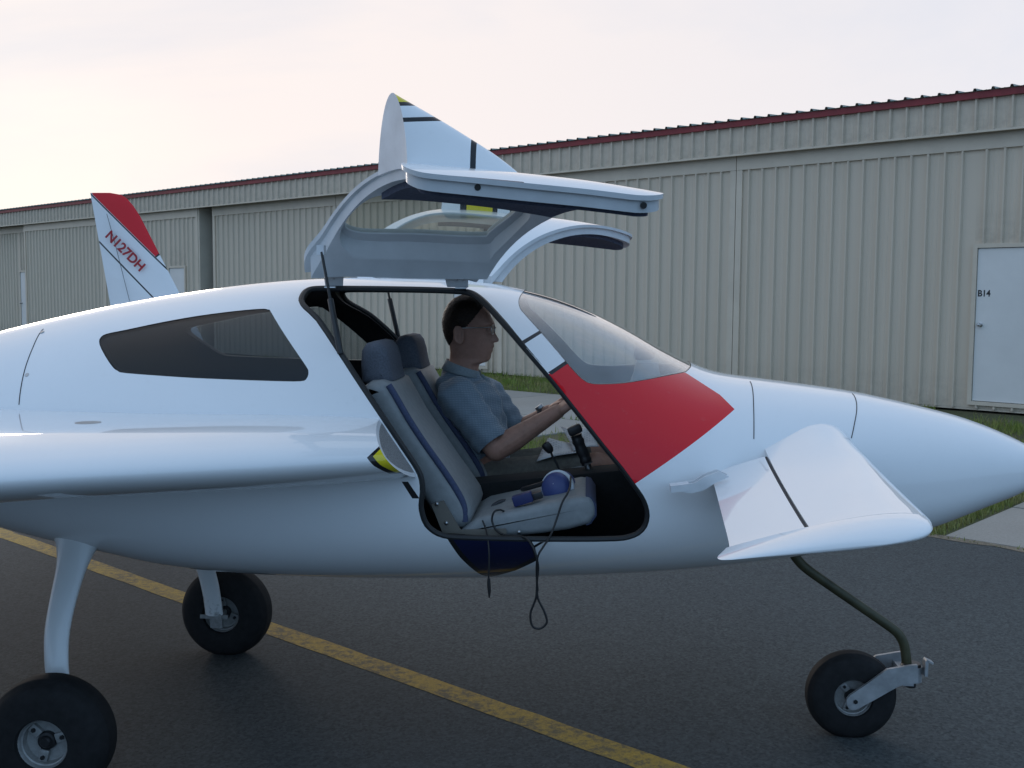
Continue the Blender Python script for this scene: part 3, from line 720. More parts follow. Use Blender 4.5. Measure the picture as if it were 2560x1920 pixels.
plain('seat_blue', (.055, .07, .13), .9, var=.2, scale=200, bump=.3, bscale=500)
plain('console_black', (.008, .009, .010), .9, var=.3, scale=60)
plain('bracket_tan', (.17, .155, .13), .6, metal=.2)
YS = -.46
HR = pyz([(425,620),(418,520),(422,440),(450,400),(490,388),(535,396),(562,430),(580,490),(592,560),(606,610),(560,640),(480,640)], YS)
SB = pyz([(450,640),(500,605),(560,600),(610,620),(650,690),(720,815),(820,960),(920,1105),(1000,1215),(1050,1290),(1064,1340),(1050,1390),(1010,1420),(930,1425),(860,1360),(800,1270),(720,1130),(620,960),(520,790),(440,670)], YS)
ST_ = pyz([(608,640),(640,655),(720,790),(800,915),(930,1105),(1010,1225),(1046,1300),(1048,1380),(1020,1400),(985,1300),(900,1140),(800,990),(720,860),(650,745)], YS)
STC = pyz([(600,625),(640,690),(712,815),(800,950),(900,1090),(975,1205),(1015,1290),(1022,1380)], YS)
CU = pyz([(985,1440),(1030,1400),(1110,1355),(1250,1325),(1400,1295),(1550,1262),(1660,1240),(1715,1245),(1742,1290),(1745,1345),(1715,1392),(1600,1425),(1450,1448),(1250,1468),(1050,1465)], YS)
CF = pyz([(1690,1240),(1722,1246),(1750,1290),(1753,1348),(1722,1396),(1690,1402),(1720,1350),(1718,1290)], YS)
def seat(y0, y1, nm_label):
    so = bpy.data.objects.new('seat', None); COL.objects.link(so); so.parent = plane; so['label'] = nm_label
    link('backrest', pillow(SB, y0, y1, .035), so, 'seat_leather', 60)
    link('headrest', pillow(HR, y0 + .06, y1 - .06, .035), so, 'seat_fabric', 60)
    for ys_ in (y0 + .010,): link('side_stripe', tube(spline([(x, ys_, z) for x, z in STC], 4), .0105, 10, .9), so, 'seat_blue', 60)
    link('cushion', pillow(clean(CU, .02), y0, y1, .022), so, 'seat_leather', 60)
    link('cushion_front', pillow(CF, y0 + .012, y1 - .012, .006, 2), so, 'seat_blue', 60)
    piping = [(x, y0 + .012, z) for x, z in off_poly(CU, -.006)[2:10]]
    link('piping', tube(spline(piping, 4), .0035, 6), so, 'seat_leather', 60)
    return so
near_seat = seat(-.47, -.09, 'empty grey leather seat with blue stripe and headset on its cushion'); far_seat = seat(.10, .48, 'grey leather seat the pilot leans back in')
BR = pyz([(838,1285),(905,1262),(985,1400),(1000,1425),(1250,1418),(1255,1440),(1240,1462),(900,1440)], -.485)
link('seat_bracket', prism(BR, -.490, -.484), near_seat, 'bracket_tan')
for q in ((868,1283),(920,1388),(1322,1438),(1238,1462)):
    p = Py(700 + q[0] / 2.212, 680 + q[1] / 2.212, -.492); bm = bmesh.new(); bmesh.ops.create_uvsphere(bm, u_segments=10, v_segments=6, radius=.0065, matrix=Matrix.Translation(p)); link('bracket_bolt', frombm(bm), near_seat, 'steel', 60)
link('centre_console', boxme((.10, .0, .735), (.95, .15, .30), Matrix.Rotation(R(-6.5), 3, 'Y'), .02), fuselage, 'console_black', 40)
link('cabin_floor', boxme((-.25, 0, .655), (1.5, .56, .02)), fuselage, 'console_black')
link('rear_shelf', boxme((-1.05, 0, .93), (.75, .95, .05), Matrix.Rotation(R(4), 3, 'Y'), .02), fuselage, 'console_black', 40)
link('instrument_panel', boxme((.47, 0, 1.02), (.03, .66, .24), Matrix.Rotation(R(-8), 3, 'Y'), .01), fuselage, 'black_plastic', 40)
gs = [(.44, 1.165), (.50, 1.182), (.58, 1.186), (.66, 1.175), (.66, 1.16), (.44, 1.145)]
link('glare_shield', pillow(gs, -.27, .27, .01, 3), fuselage, 'upholstery_blue', 50)
# side walls of the nose well, light grey trim seen through the windscreen
plain('light_trim', (.26, .27, .27), .8, var=.1, scale=30)
# compass on its pedestal
cp = Py(1610, 878, 0.); cx, cz = float(cp[0]), float(cp[2])
co_ = bpy.data.objects.new('compass', None); COL.objects.link(co_); co_.parent = fuselage
m_ = lathe([(.0001, -.034), (.020, -.034), (.028, -.030), (.031, -.02), (.031, .018), (.027, .03), (.016, .037), (.0001, .038)], 28); m_.transform(Matrix.Translation((cx, 0, cz)) @ Matrix.Rotation(R(-90), 4, 'Z')); link('compass_body', m_, co_, 'black_plastic', 40)
link('compass_mount', boxme((cx, 0, cz - .034), (.05, .04, .008)), co_, 'steel')
ped = [(.030, cz - .038), (.034, cz - .07), (.045, cz - .11), (.06, cz - .145)]
link('compass_pedestal', loft([[(cx + .01 + r_ * 1.3 * math.cos(q), r_ * math.sin(q), z_) for q in (2 * math.pi * j / 24 for j in range(24))] for r_, z_ in ped]), co_, 'light_trim', 50)
# control stick
a, b, c = Py(1468, 1160, 0.), Py(1448, 1110, 0.), Py(1440, 1088, 0.)
so = bpy.data.objects.new('control_stick', None); COL.objects.link(so); so.parent = fuselage
link('stick_tube', tube([(float(a[0]) + .03, 0, float(a[2]) - .10), tuple(a)], .012, 12), so, 'steel', 50)
link('grip', tube(spline([tuple(a), tuple(a + (b - a) * .3), tuple(b), tuple(c)], 4), [.019 + .003 * (i % 3 == 0) for i in range(13)], 14), so, 'black_plastic', 60)
bm = bmesh.new(); box(bm, (float(c[0]) - .004, 0, float(c[2]) + .018), (.05, .034, .032), Matrix.Rotation(R(-25), 3, 'Y'), .010); link('grip_head', frombm(bm), so, 'black_plastic', 50)

# ------------------------------------------------------------------ ground
HA, HD = np.array([-2.993, 17.743, 0.]), np.array([.78, -.626, 0.]); HD /= np.linalg.norm(HD); HN = np.array([-HD[1] * -1, -HD[0], 0.]); HN = np.array([HD[1], -HD[0], 0.])  # HN points from the hangar to the ramp
def HW(s, o, z=0.): p = HA + HD * s + HN * o; return (p[0], p[1], z)
t = NT('soil_grass'); t.set(Roughness=.95)
n1 = t.noise(.9, 6, .65); n2 = t.noise(14, 5, .7)
c = t.mix(t.ramp(n1, (.42, 0.), (.62, 1.)), (.050, .070, .018), (.115, .095, .055)); c = t.mix(.5, c, t.ramp(n2, (.3, (.025, .035, .010)), (.7, (.12, .11, .055)))); t.color(c); t.bump(n2, .6, .03)
t = NT('asphalt'); t.set(Roughness=.82, Specular_IOR_Level=.35)
v = t.node('ShaderNodeTexVoronoi'); v.inputs['Scale'].default_value = 95; t.l.new(t.coord(), v.inputs['Vector'])
n1 = t.noise(.35, 4, .6); n2 = t.noise(75, 5, .8); n3 = t.noise(170, 2, .6)
c = t.ramp(v.outputs['Color'], (.15, (.022, .025, .028)), (.85, (.098, .116, .116)))
c = t.mix(.55, c, t.ramp(n2, (.36, (.014, .016, .018)), (.66, (.098, .116, .118))))
c = t.mix(t.ramp(n3, (.70, 0.), (.78, .55)), c, (.26, .25, .235))
c = t.mix(t.ramp(n1, (.35, 0.), (.7, .38)), c, (.037, .041, .046)); t.color(c); t.bump(n2, .55, .006)
t = NT('line_paint'); t.set(Roughness=.75)
n1 = t.noise(34, 6, .75); n2 = t.noise(4, 4, .6); n3 = t.noise(150, 4, .7)
w_ = t.math('ADD', t.math('MULTIPLY', n1, .75), t.math('MULTIPLY', n2, .35))
c = t.mix(t.ramp(w_, (.50, 0.), (.66, .80)), t.ramp(n3, (.3, (.30, .185, .02)), (.7, (.52, .33, .05))), (.055, .055, .052)); t.color(c); t.bump(n3, .4, .003)
t = NT('concrete'); t.set(Roughness=.9)
n1 = t.noise(.8, 6, .6); n2 = t.noise(60, 5, .7)
c = t.mix(.5, t.ramp(n1, (.3, (.235, .225, .20)), (.7, (.335, .325, .30))), t.ramp(n2, (.3, (.20, .19, .17)), (.7, (.37, .36, .335)))); t.color(c); t.bump(n2, .25, .004)
G = 500.
tag(link('ground', mesh([(-G, -G, 0), (G, -G, 0), (G, G, 0), (-G, G, 0)], [(0, 1, 2, 3)]), None, 'soil_grass'), kind='structure')
AO = (np.array([2.451, 3.136, 0]) - HA) @ HN       # where the asphalt ends, measured out from the hangar wall
def strip(name, s0, s1, o0, o1, z, m, nseg=1, wob=0., seed=0):
    r2 = np.random.default_rng(seed); v = []; f = []
    for i in range(nseg + 1):
        s_ = s0 + (s1 - s0) * i / nseg; a = r2.normal(0, wob); b = r2.normal(0, wob)
        v += [HW(s_, o0 + a, z), HW(s_, o1 + b, z)]
    for i in range(nseg): f.append((2 * i, 2 * i + 2, 2 * i + 3, 2 * i + 1))
    me = mesh(v, f); fixn(me)
    if me.polygons[0].normal.z < 0: me.flip_normals()
    return link(name, me, None, m)
tag(strip('asphalt_ramp', -120, 120, AO, 60, .008, 'asphalt', 600, .012, 3), kind='structure')
t = NT('dirt'); t.set(Roughness=.95); n1 = t.noise(40, 6, .7); t.color(t.ramp(n1, (.3, (.09, .075, .05)), (.7, (.26, .22, .165)))); t.bump(n1, .6, .01)
tag(strip('dirt_edge', -40, 40, AO - .045, AO + .05, .0105, 'dirt', 900, .014, 8), kind='structure')
ya, yb = Pz(694, 1571), Pz(681, 1593); lo_, hi_ = sorted([(ya - HA) @ HN, (yb - HA) @ HN])
q1 = Pz(0, 1318); q2 = Pz(1690, 1918)
# the line runs within a degree or two of the hangar's own direction
def line_obj():
    e = []
    for (a0, b0) in (((0, 1320), (0, 1342)), ((460, 1487), (460, 1511)), ((694, 1571), (681, 1593)), ((1100, 1715), (1060, 1722)), ((1640, 1886), (1690, 1920))): pass
    U0, U1 = Pz(0, 1324), Pz(1560, 1850); L0, L1 = Pz(0, 1345), Pz(1240, 1796)
    mid0, mid1 = (U0 + L0) / 2, (Pz(960, 1664) + Pz(930, 1680)) / 2; d_ = (mid1 - mid0); d_ /= np.linalg.norm(d_); n_ = np.array([-d_[1], d_[0], 0]); w = .058; v = []; f = []
    r2 = np.random.default_rng(5); N = 400
    for i in range(N + 1):
        p = mid0 + d_ * (-30 + 60 * i / N); a, b = w + r2.normal(0, .0025), w + r2.normal(0, .0025)
        v += [tuple(p + n_ * a + _z * .0095), tuple(p - n_ * b + _z * .0095)]
    for i in range(N): f.append((2 * i, 2 * i + 1, 2 * i + 3, 2 * i + 2))
    me = mesh(v, f)
    if me.polygons[0].normal.z < 0: me.flip_normals()
    return link('taxi_line', me, None, 'line_paint')
tag(line_obj(), kind='structure')
# concrete aprons: separate slabs with open joints
def to_so(p): p = np.array(p); return (p - HA) @ HD, (p - HA) @ HN
sA, oA = to_so((-.25, 7.7, 0)); sB, oB = to_so((2.451, 3.136, 0)); GO = 2.35
padA = empty('apron', HW(sA - 5, (GO + AO) / 2)); tag(padA, kind='structure'); padB = empty('apron', HW(sB + 6, (GO + AO) / 2)); tag(padB, kind='structure')
def slab(parent, s0, s1, o0, o1):
    c0 = HW((s0 + s1) / 2, (o0 + o1) / 2, .0); bm = bmesh.new(); box(bm, (0, 0, .004), (s1 - s0 - .025, o1 - o0 - .025, .024), None, .006); me = frombm(bm)
    o = link('concrete_slab', me, parent, 'concrete', 30); pl = Vector(parent.location)
    o.location = Vector(c0) - pl + Vector((0, 0, random.uniform(-.002, .002))); o.rotation_euler = (0, 0, math.atan2(HD[1], HD[0]))
jo = to_so(Pz(1340, 1042))[1]                      # the weedy joint
os_ = [GO, jo, (jo + AO) / 2 + .3, AO - .03]
for i in range(4):
    for j in range(3): slab(padA, sA + .05 - 3.05 * (i + 1), sA + .05 - 3.05 * i, os_[j], os_[j + 1])
for i in range(4):
    for j in range(3): slab(padB, sB + .06 + 3.05 * i, sB + .06 + 3.05 * (i + 1), os_[j], os_[j + 1])

# grass, one sheet of blades over the verge and between the aprons
def blades(pts, h0, h1, seed, lean=.5, wid=.004):
    r2 = np.random.default_rng(seed); n = len(pts); a = r2.uniform(0, 2 * np.pi, n); h = r2.uniform(h0, h1, n) * r2.choice([.6, 1., 1.35], n); w = wid * r2.uniform(.7, 1.5, n)
    l = r2.uniform(0, lean, n) * h; b = r2.uniform(0, 2 * np.pi, n); P = np.array(pts)
    z0 = np.zeros(n) + .001; dx, dy = np.cos(a) * w, np.sin(a) * w
    v = np.stack([np.stack([P[:, 0] - dx, P[:, 1] - dy, z0], 1), np.stack([P[:, 0] + dx, P[:, 1] + dy, z0], 1), np.stack([P[:, 0] + np.cos(b) * l * .4 + dx * .6, P[:, 1] + np.sin(b) * l * .4 + dy * .6, h * .6], 1), np.stack([P[:, 0] + np.cos(b) * l, P[:, 1] + np.sin(b) * l, h], 1)], 1).reshape(-1, 3)
    me = bpy.data.meshes.new('g'); f = [(4 * i, 4 * i + 1, 4 * i + 2) for i in range(n)] + [(4 * i, 4 * i + 2, 4 * i + 3) for i in range(n)]
    me.from_pydata(v.tolist(), [], f); me.update(); return me
t = NT('grass_blade'); t.set(Roughness=.6, Specular_IOR_Level=.3)
n1 = t.noise(1.6, 4, .6); n2 = t.noise(45, 3, .6)
c = t.mix(t.ramp(n1, (.40, 0.), (.68, .85)), t.ramp(n2, (.3, (.11, .17, .022)), (.7, (.22, .28, .05))), t.ramp(n2, (.3, (.22, .20, .07)), (.7, (.36, .30, .15)))); t.color(c)
def scatter(n, s0, s1, o0, o1, keep):
    out = []
    S_ = rng.uniform(s0, s1, n); O_ = rng.uniform(o0, o1, n)
    for s_, o_ in zip(S_, O_):
        if keep(s_, o_): p = HW(s_, o_); out.append((p[0], p[1]))
    return out
def patchy(s_, o_, k=1.): return (math.sin(s_ * 2.1 + 1.3 * math.sin(o_ * 1.7)) + math.sin(o_ * 2.9 + s_ * .7) + math.sin(s_ * 6.3 + o_ * 4.1) * .7) * k
g1 = scatter(26000, sA - 14, sA + 2, .05, GO + .02, lambda s_, o_: patchy(s_, o_) + rng.normal(0, .8) > -1.2)          # verge behind the cabin
g2 = scatter(52000, sA, sB + .02, 1.2, AO + .01, lambda s_, o_: patchy(s_, o_) + rng.normal(0, .9) > -.3)           # between the aprons
g3 = scatter(16000, sB - 1.7, sB + .04, AO - 2.6, AO + .005, lambda s_, o_: patchy(s_, o_) + rng.normal(0, .9) > -.7)  # strip by the ramp
g4 = scatter(16000, sB, sB + 7, .03, GO, lambda s_, o_: patchy(s_, o_) + rng.normal(0, .8) > -.6)
g5 = []
for i in range(16):
    sc_ = sA - 3.0 + random.uniform(-3.5, 2.6); 
    for k in range(random.randint(12, 34)): p = HW(sc_ + random.gauss(0, .10), jo + random.gauss(0, .03)); g5.append((p[0], p[1]))
g6 = []
for i in range(700): 
    s_ = sB + random.uniform(-.1, 6); p = HW(s_, AO + random.gauss(0, .02)); g6.append((p[0], p[1]))
ms = [blades(g1, .03, .085, 1, wid=.007), blades(g2, .03, .10, 2), blades(g3, .025, .075, 3), blades(g4, .04, .10, 4, wid=.006), blades(g5, .03, .11, 5, .8, .006), blades(g6, .008, .03, 6, 1.)]
go = link('grass', joinme(ms), None, 'grass_blade'); tag(go, 'short patchy green and dry grass between the concrete and the hangar', 'grass', kind='stuff')

# ------------------------------------------------------------------ hangar
hangar = tag(empty('hangar', tuple(HA), math.atan2(HD[1], HD[0])), 'long beige ribbed metal hangar with red roof trim behind the airplane', 'hangar')
t = NT('beige_steel'); t.set(Roughness=.45, Specular_IOR_Level=.4)
mpn = t.node('ShaderNodeMapping'); mpn.inputs['Scale'].default_value = (3., 1., .25); t.l.new(t.coord(), mpn.inputs[0])
n1 = t.noise(1.1, 5, .6, mpn.outputs[0]); n2 = t.noise(.5, 3, .5)
c = t.ramp(n1, (.3, (.60, .515, .405)), (.7, (.645, .555, .44)))
sp = t.node('ShaderNodeSeparateXYZ'); t.l.new(t.coord(), sp.inputs[0])
dirt = t.math('MULTIPLY', t.ramp(sp.outputs[2], (.0, 1.), (.55, 0.)), t.ramp(t.noise(7, 5, .7), (.35, 0.), (.7, .35)))
c = t.mix(dirt, c, (.20, .165, .125)); t.color(c)
plain('beige_trim', (.62, .54, .43), .5, var=.06, scale=3); plain('red_trim', (.23, .022, .028), .5, var=.2, scale=5); plain('roof_steel', (.16, .21, .19), .45, metal=.2, var=.2, scale=4)
plain('dark_gap', (.012, .014, .016), .8); plain('door_white', (.72, .71, .68), .45, var=.05, scale=2); plain('knob_metal', (.5, .5, .5), .25, metal=1.)
RIB = .2286
def sheet_profile(w, rib=.040, off=.5):
    """x, depth pairs of a ribbed sheet of width w; depth is towards the ramp"""
    pts = [(0, 0)]; k = 0
    while True:
        c_ = RIB * (off + k)
        if c_ + .028 > w: break
        # two shallow minor ribs between the main ones
        if c_ - RIB * .5 > .05:
            for m_ in (-.62, -.38): x_ = c_ + RIB * m_; pts += [(x_ - .010, 0), (x_ - .004, .003), (x_ + .004, .003), (x_ + .010, 0)]
        pts += [(c_ - .026, 0), (c_ - .014, rib), (c_ + .010, rib), (c_ + .026, 0)]; k += 1
    pts.append((w, 0)); return pts
def sheet_mesh(w, h, rib=.040, off=.5):
    p = sheet_profile(w, rib, off); v = [(x, -d, 0) for x, d in p] + [(x, -d, h) for x, d in p]; n = len(p)
    return mesh(v, [(i, i + 1, i + 1 + n, i + n) for i in range(n - 1)])
_cache = {}
def sheet(name, s, o, z, w, h, rib=.040, parent=None, m='beige_steel', rot=None):
    k = (round(w, 3), round(h, 3), rib, m)
    if k not in _cache: me = sheet_mesh(w, h, rib); me.materials.append(MATS[m]); _cache[k] = me
    ob = bpy.data.objects.new(name, _cache[k]); COL.objects.link(ob); ob.parent = parent or hangar; ob.location = (s, -o, z); return ob
def hbox(name, s0, s1, o0, o1, z0, z1, m, parent=None, bev=0.):
    return link(name, boxme(((s0 + s1) / 2, -(o0 + o1) / 2, (z0 + z1) / 2), (s1 - s0, o1 - o0, z1 - z0), None, bev), parent or hangar, m)
W4 = RIB * 4; S0, S1 = -46., 24.
# fascia, red trim, roof
s = S0; i = 0
while s < S1:
    sheet('fascia_sheet', s, .23, 3.695, W4, .41); s += W4; i += 1
hbox('red_fascia_trim', S0, S1, .22, .295, 4.10, 4.185, 'red_trim')
hbox('fascia_drip_trim', S0, S1, .215, .275, 3.665, 3.692, 'beige_trim')
hbox('soffit', S0, S1, -.3, .22, 3.70, 3.72, 'dark_gap')
rm = sheet_mesh(W4, 7.0, .032); rm.transform(Matrix.Rotation(R(-86), 4, 'X')); rm.materials.append(MATS['roof_steel'])
sm_ = bpy.data.meshes.new('x')
s = S0
while s < S1:
    ob = bpy.data.objects.new('roof_sheet', rm); COL.objects.link(ob); ob.parent = hangar; ob.location = (s, -.33, 4.192); s += W4
hbox('end_wall', S0, S0 + .1, -14, .2, 0, 4.2, 'beige_trim'); hbox('end_wall', S1 - .1, S1, -14, .2, 0, 4.2, 'beige_trim'); hbox('rear_wall', S0, S1, -14.1, -14, 0, 4.6, 'beige_trim')
hbox('inner_wall', S0 + .1, S1 - .1, -.62, -.60, 0, 3.7, 'dark_gap')
# sliding leaves: (start, end, how far out its face stands)
B = 5.06
leaves = [(-39.2, -34.1, .02), (-34.1, -29.04, .10), (-29.0, -23.96, .02), (-23.9, -18.92, -.10), (-18.88, -13.5, .10), (-13.5, -8.42, .10), (-7.92, -2.92, -.02), (-2.90, 2.10, -.02), (2.13, 7.186, .10), (7.198, 12.25, .10), (12.3, 17.3, .02), (17.35, 22.4, .02)]
doors_at = {0.80: ('B16', .80, 1.70), 10.86: ('B14', 10.86, 11.78), -9.87: (None, -9.87, -9.10), -19.74: (None, -19.74, -18.99), -29.5: (None, -29.9, -29.0)}
for (a, b, o) in leaves:
    lf = bpy.data.objects.new('sliding_door', None); COL.objects.link(lf); lf.parent = hangar
    dz = [(x0, x1) for (_, x0, x1) in doors_at.values() if a < (x0 + x1) / 2 < b]
    s = a + .10; e_ = b - .10
    def run(s0, s1, z0, z1):
        q = s0
        while q < s1 - .04:
            w = min(W4, s1 - q); w = max(w, .05); sheet('siding_sheet', q, o, z0, w, z1 - z0, parent=lf); q += w
    z0, z1 = .055, 3.47
    if dz:
        x0, x1 = dz[0]
        n_ = max(0, round((x0 - .06 - s) / RIB)); run(s, x0 - .05, z0, z1); run(x0 - .05, x1 + .05, 2.235, z1); run(x1 + .05, e_, z0, z1); run(x0 - .05, x1 + .05, z0, .10)
    else: run(s, e_, z0, z1)
    hbox('header_channel', a, b, o - .02, o + .04, 3.463, 3.69 if o < .19 else 3.66, 'beige_trim', lf)
    for (p0, p1) in ((a, a + .10), (b - .10, b)): hbox('edge_trim', p0, p1, o - .05, o + .034, z0, 3.461, 'beige_trim', lf)
    hbox('bottom_rail', a + .1, b - .1, o - .03, o - .004, .03, .09, 'beige_trim', lf)
    # screws along the girts, a row of each leaf joined
    bm = bmesh.new()
    for zs_ in (.25, 1.05, 2.2):
        q = a + .2
        while q < b - .15:
            if not any(x0 - .08 < q < x1 + .08 and zs_ < 2.25 for x0, x1 in dz): bmesh.ops.create_cube(bm, size=.012, matrix=Matrix.Translation((q, -o - .003, zs_)))
            q += RIB / 1.0
    so_ = link('screw', frombm(bm), lf, 'dark_gap'); so_['kind'] = 'stuff'
hbox('corner_post', -8.42, -8.36, -.5, .12, .0, 3.69, 'beige_trim')
# walk-in doors
lab = {}
for key, (num, x0, x1) in doors_at.items():
    o = [l[2] for l in leaves if l[0] < (x0 + x1) / 2 < l[1]][0]
    wd = bpy.data.objects.new('walk_door', None); COL.objects.link(wd); wd.parent = hangar
    z0, z1 = .15, 2.18
    for (p, q, u, v_) in ((x0 - .055, x0, .10, 2.235), (x1, x1 + .055, .10, 2.235), (x0, x1, 2.18, 2.235), (x0, x1, .10, .15)): hbox('door_jamb', p, q, o - .03, o + .045, u, v_, 'beige_trim', wd)
    hbox('door_leaf', x0 + .006, x1 - .006, o - .02, o + .022, z0 + .008, z1 - .008, 'door_white', wd)
    hbox('door_gap', x0, x1, o - .03, o - .022, z0, z1, 'dark_gap', wd)
    km = lathe([(.0001, -.075), (.018, -.073), (.027, -.060), (.027, -.045), (.014, -.035), (.012, -.012), (.032, -.008), (.033, 0), (.0001, 0)], 24); km.transform(Matrix.Translation((x0 + .07, -o - .022, 1.17))); link('knob', km, wd, 'knob_metal', 40)
    if num:
        me = text_me(num, 1., 0., True); xs = [v.co.x for v in me.vertices]; ys = [v.co.y for v in me.vertices]
        for v in me.vertices: v.co = Vector((x0 + .02 + (v.co.x - min(xs)) / (max(xs) - min(xs)) * .15 if False else x0 + .02 + (v.co.x - xs[0] * 0 - 0) * .105, -o - .0235, 1.545 + v.co.y * .115))
        link('door_number', me, wd, 'black_lettering')

# ------------------------------------------------------------------ the pilot
PYC = .29
def z8(l, y=PYC): return [Py(a, b, y) for a, b in zoomed(l, 4.424, 1040, 700)]
def z2(x, y_, Y): p = Py(700 + x / 2.212, 680 + y_ / 2.212, Y); return Vector((float(p[0]), float(p[1]), float(p[2])))
def capsule(p0, p1, r0, r1, seg=16, n=5):
    p0, p1 = Vector(p0), Vector(p1); d = (p1 - p0).normalized(); pts, rad = [], []
    for k in range(n): q = math.pi / 2 * (1 - k / n); pts.append(p0 - d * r0 * math.sin(q)); rad.append(max(1e-4, r0 * math.cos(q)))
    pts += [p0, (p0 * 2 + p1) / 3, (p0 + p1 * 2) / 3, p1]; rad += [r0, r0 + (r1 - r0) / 3, r0 + (r1 - r0) * 2 / 3, r1]
    for k in range(1, n + 1): q = math.pi / 2 * k / n; pts.append(p1 + d * r1 * math.sin(q)); rad.append(max(1e-4, r1 * math.cos(q)))
    return tube(pts, rad, seg)
def chain(pts, rads): return joinme([capsule(pts[i], pts[i + 1], rads[i], rads[i + 1]) for i in range(len(pts) - 1)])
def remeshed(me, vox, smooth=4, fac=.5):
    o = bpy.data.objects.new('tr', me); COL.objects.link(o)
    m = o.modifiers.new('r', 'REMESH'); m.mode = 'VOXEL'; m.voxel_size = vox; m.use_smooth_shade = True
    if smooth: k = o.modifiers.new('s', 'SMOOTH'); k.iterations = smooth; k.factor = fac
    dg = bpy.context.evaluated_depsgraph_get(); dg.update(); out = bpy.data.meshes.new_from_object(o.evaluated_get(dg), depsgraph=dg); bpy.data.objects.remove(o); return out
def ell_rings(st, seg=28):
    """(cx, cy, cz, half depth x, half width y) -> closed loft, rings tilted to stay square to the spine"""
    P = [np.array(s_) for s_ in spline(st, 4)]; rings = []
    for i, s_ in enumerate(P):
        a, b = P[max(i - 1, 0)], P[min(i + 1, len(P) - 1)]; d = b[:3] - a[:3]; d /= np.linalg.norm(d); yv = np.array([0, 1., 0]); xv = np.cross(yv, d); xv /= np.linalg.norm(xv)
        rings.append([tuple(s_[:3] + xv * s_[3] * np.cos(q) + yv * s_[4] * np.sin(q)) for q in (2 * np.pi * j / seg for j in range(seg))])
    return loft(rings)
# head: horizontal slices between the front and the back of the profile
FR_ = z8([(590,172),(680,195),(740,240),(790,320),(825,390),(848,440),(866,482),(858,520),(846,560),(842,620),(848,680),(852,720),(846,770),(834,815),(830,850),(815,882),(785,905),(730,918),(696,935),(690,980),(694,1060)])
BK_ = z8([(590,172),(500,185),(420,225),(360,290),(325,370),(308,460),(318,560),(345,650),(372,720),(380,800),(372,880),(350,960),(330,1060)])
NO_ = z8([(862,500),(858,540),(878,585),(906,630),(921,660),(914,682),(876,692)])
LP_ = z8([(866,705),(866,735),(846,756),(853,778),(838,800)])
fz, fx = np.array([p[2] for p in FR_])[::-1], np.array([p[0] for p in FR_])[::-1]; bz, bx_ = np.array([p[2] for p in BK_])[::-1], np.array([p[0] for p in BK_])[::-1]
ztop_h, zbot_h = fz[-1], fz[0]; zch = z8([(780, 905)])[0][2]; H = ztop_h - zch
def hw(z):
    u = (z - zch) / H
    return np.interp(u, [-.25, -.12, -.03, .05, .15, .3, .5, .65, .8, .9, .96, .99, 1.0], [.062, .058, .056, .050, .058, .066, .0745, .077, .072, .058, .038, .018, .002])
zs_h = list(np.linspace(zbot_h, zch - .004, 10)) + list(np.linspace(zch, ztop_h - .012, 90)) + [ztop_h - .008, ztop_h - .004, ztop_h - .001]
rings = []; nzz, nzx = np.array([p[2] for p in NO_])[::-1], np.array([p[0] for p in NO_])[::-1]; lzz, lzx = np.array([p[2] for p in LP_])[::-1], np.array([p[0] for p in LP_])[::-1]
ze = z8([(845, 545)])[0][2]
for z in zs_h:
    xf, xb, w = np.interp(z, fz, fx), np.interp(z, bz, bx_), hw(z); cx_ = xb + (xf - xb) * .52; r_ = []
    u = (z - zch) / H
    for j in range(144):
        q = 2 * math.pi * j / 144; c, s_ = math.cos(q), math.sin(q); n = 2.25
        y = w * math.copysign(abs(s_) ** (2 / n), s_); x = cx_ + ((xf - cx_) if c > 0 else (cx_ - xb)) * math.copysign(abs(c) ** (2 / n), c)
        if c > 0:
            if nzz[0] <= z <= nzz[-1]: x += (np.interp(z, nzz, nzx) - xf) * math.exp(-(y / (.008 + .007 * (nzz[-1] - z) / (nzz[-1] - nzz[0]))) ** 2)
            if lzz[0] <= z <= lzz[-1]: x += max(0, np.interp(z, lzz, lzx) - xf) * math.exp(-(y / .022) ** 2)
            x -= .011 * math.exp(-((abs(y) - .032) / .015) ** 2 - ((z - ze) / .011) ** 2)
            x += .004 * math.exp(-((abs(y) - .030) / .02) ** 2 - ((z - ze - .021) / .007) ** 2)
        r_.append((x, PYC + y, z))
    rings.append(r_)
head = loft(rings)
def ear(sg):
    c = z8([(497, 600)], PYC)[0]; y = PYC + sg * .0745; parts = []
    loop = [(c[0] + .017 * math.cos(q) - .006 * math.sin(q) + (.004 if math.sin(q) > 0 else 0), y + sg * (.010 + .006 * max(0, -math.cos(q))), c[2] + .031 * math.sin(q)) for q in (2 * math.pi * j / 16 for j in range(17))]
    parts.append(tube(loop, .0048, 8)); parts.append(capsule((c[0] - .002, y + sg * .006, c[2] + .016), (c[0] + .004, y + sg * .007, c[2] - .020), .012, .009))
    return joinme(parts)
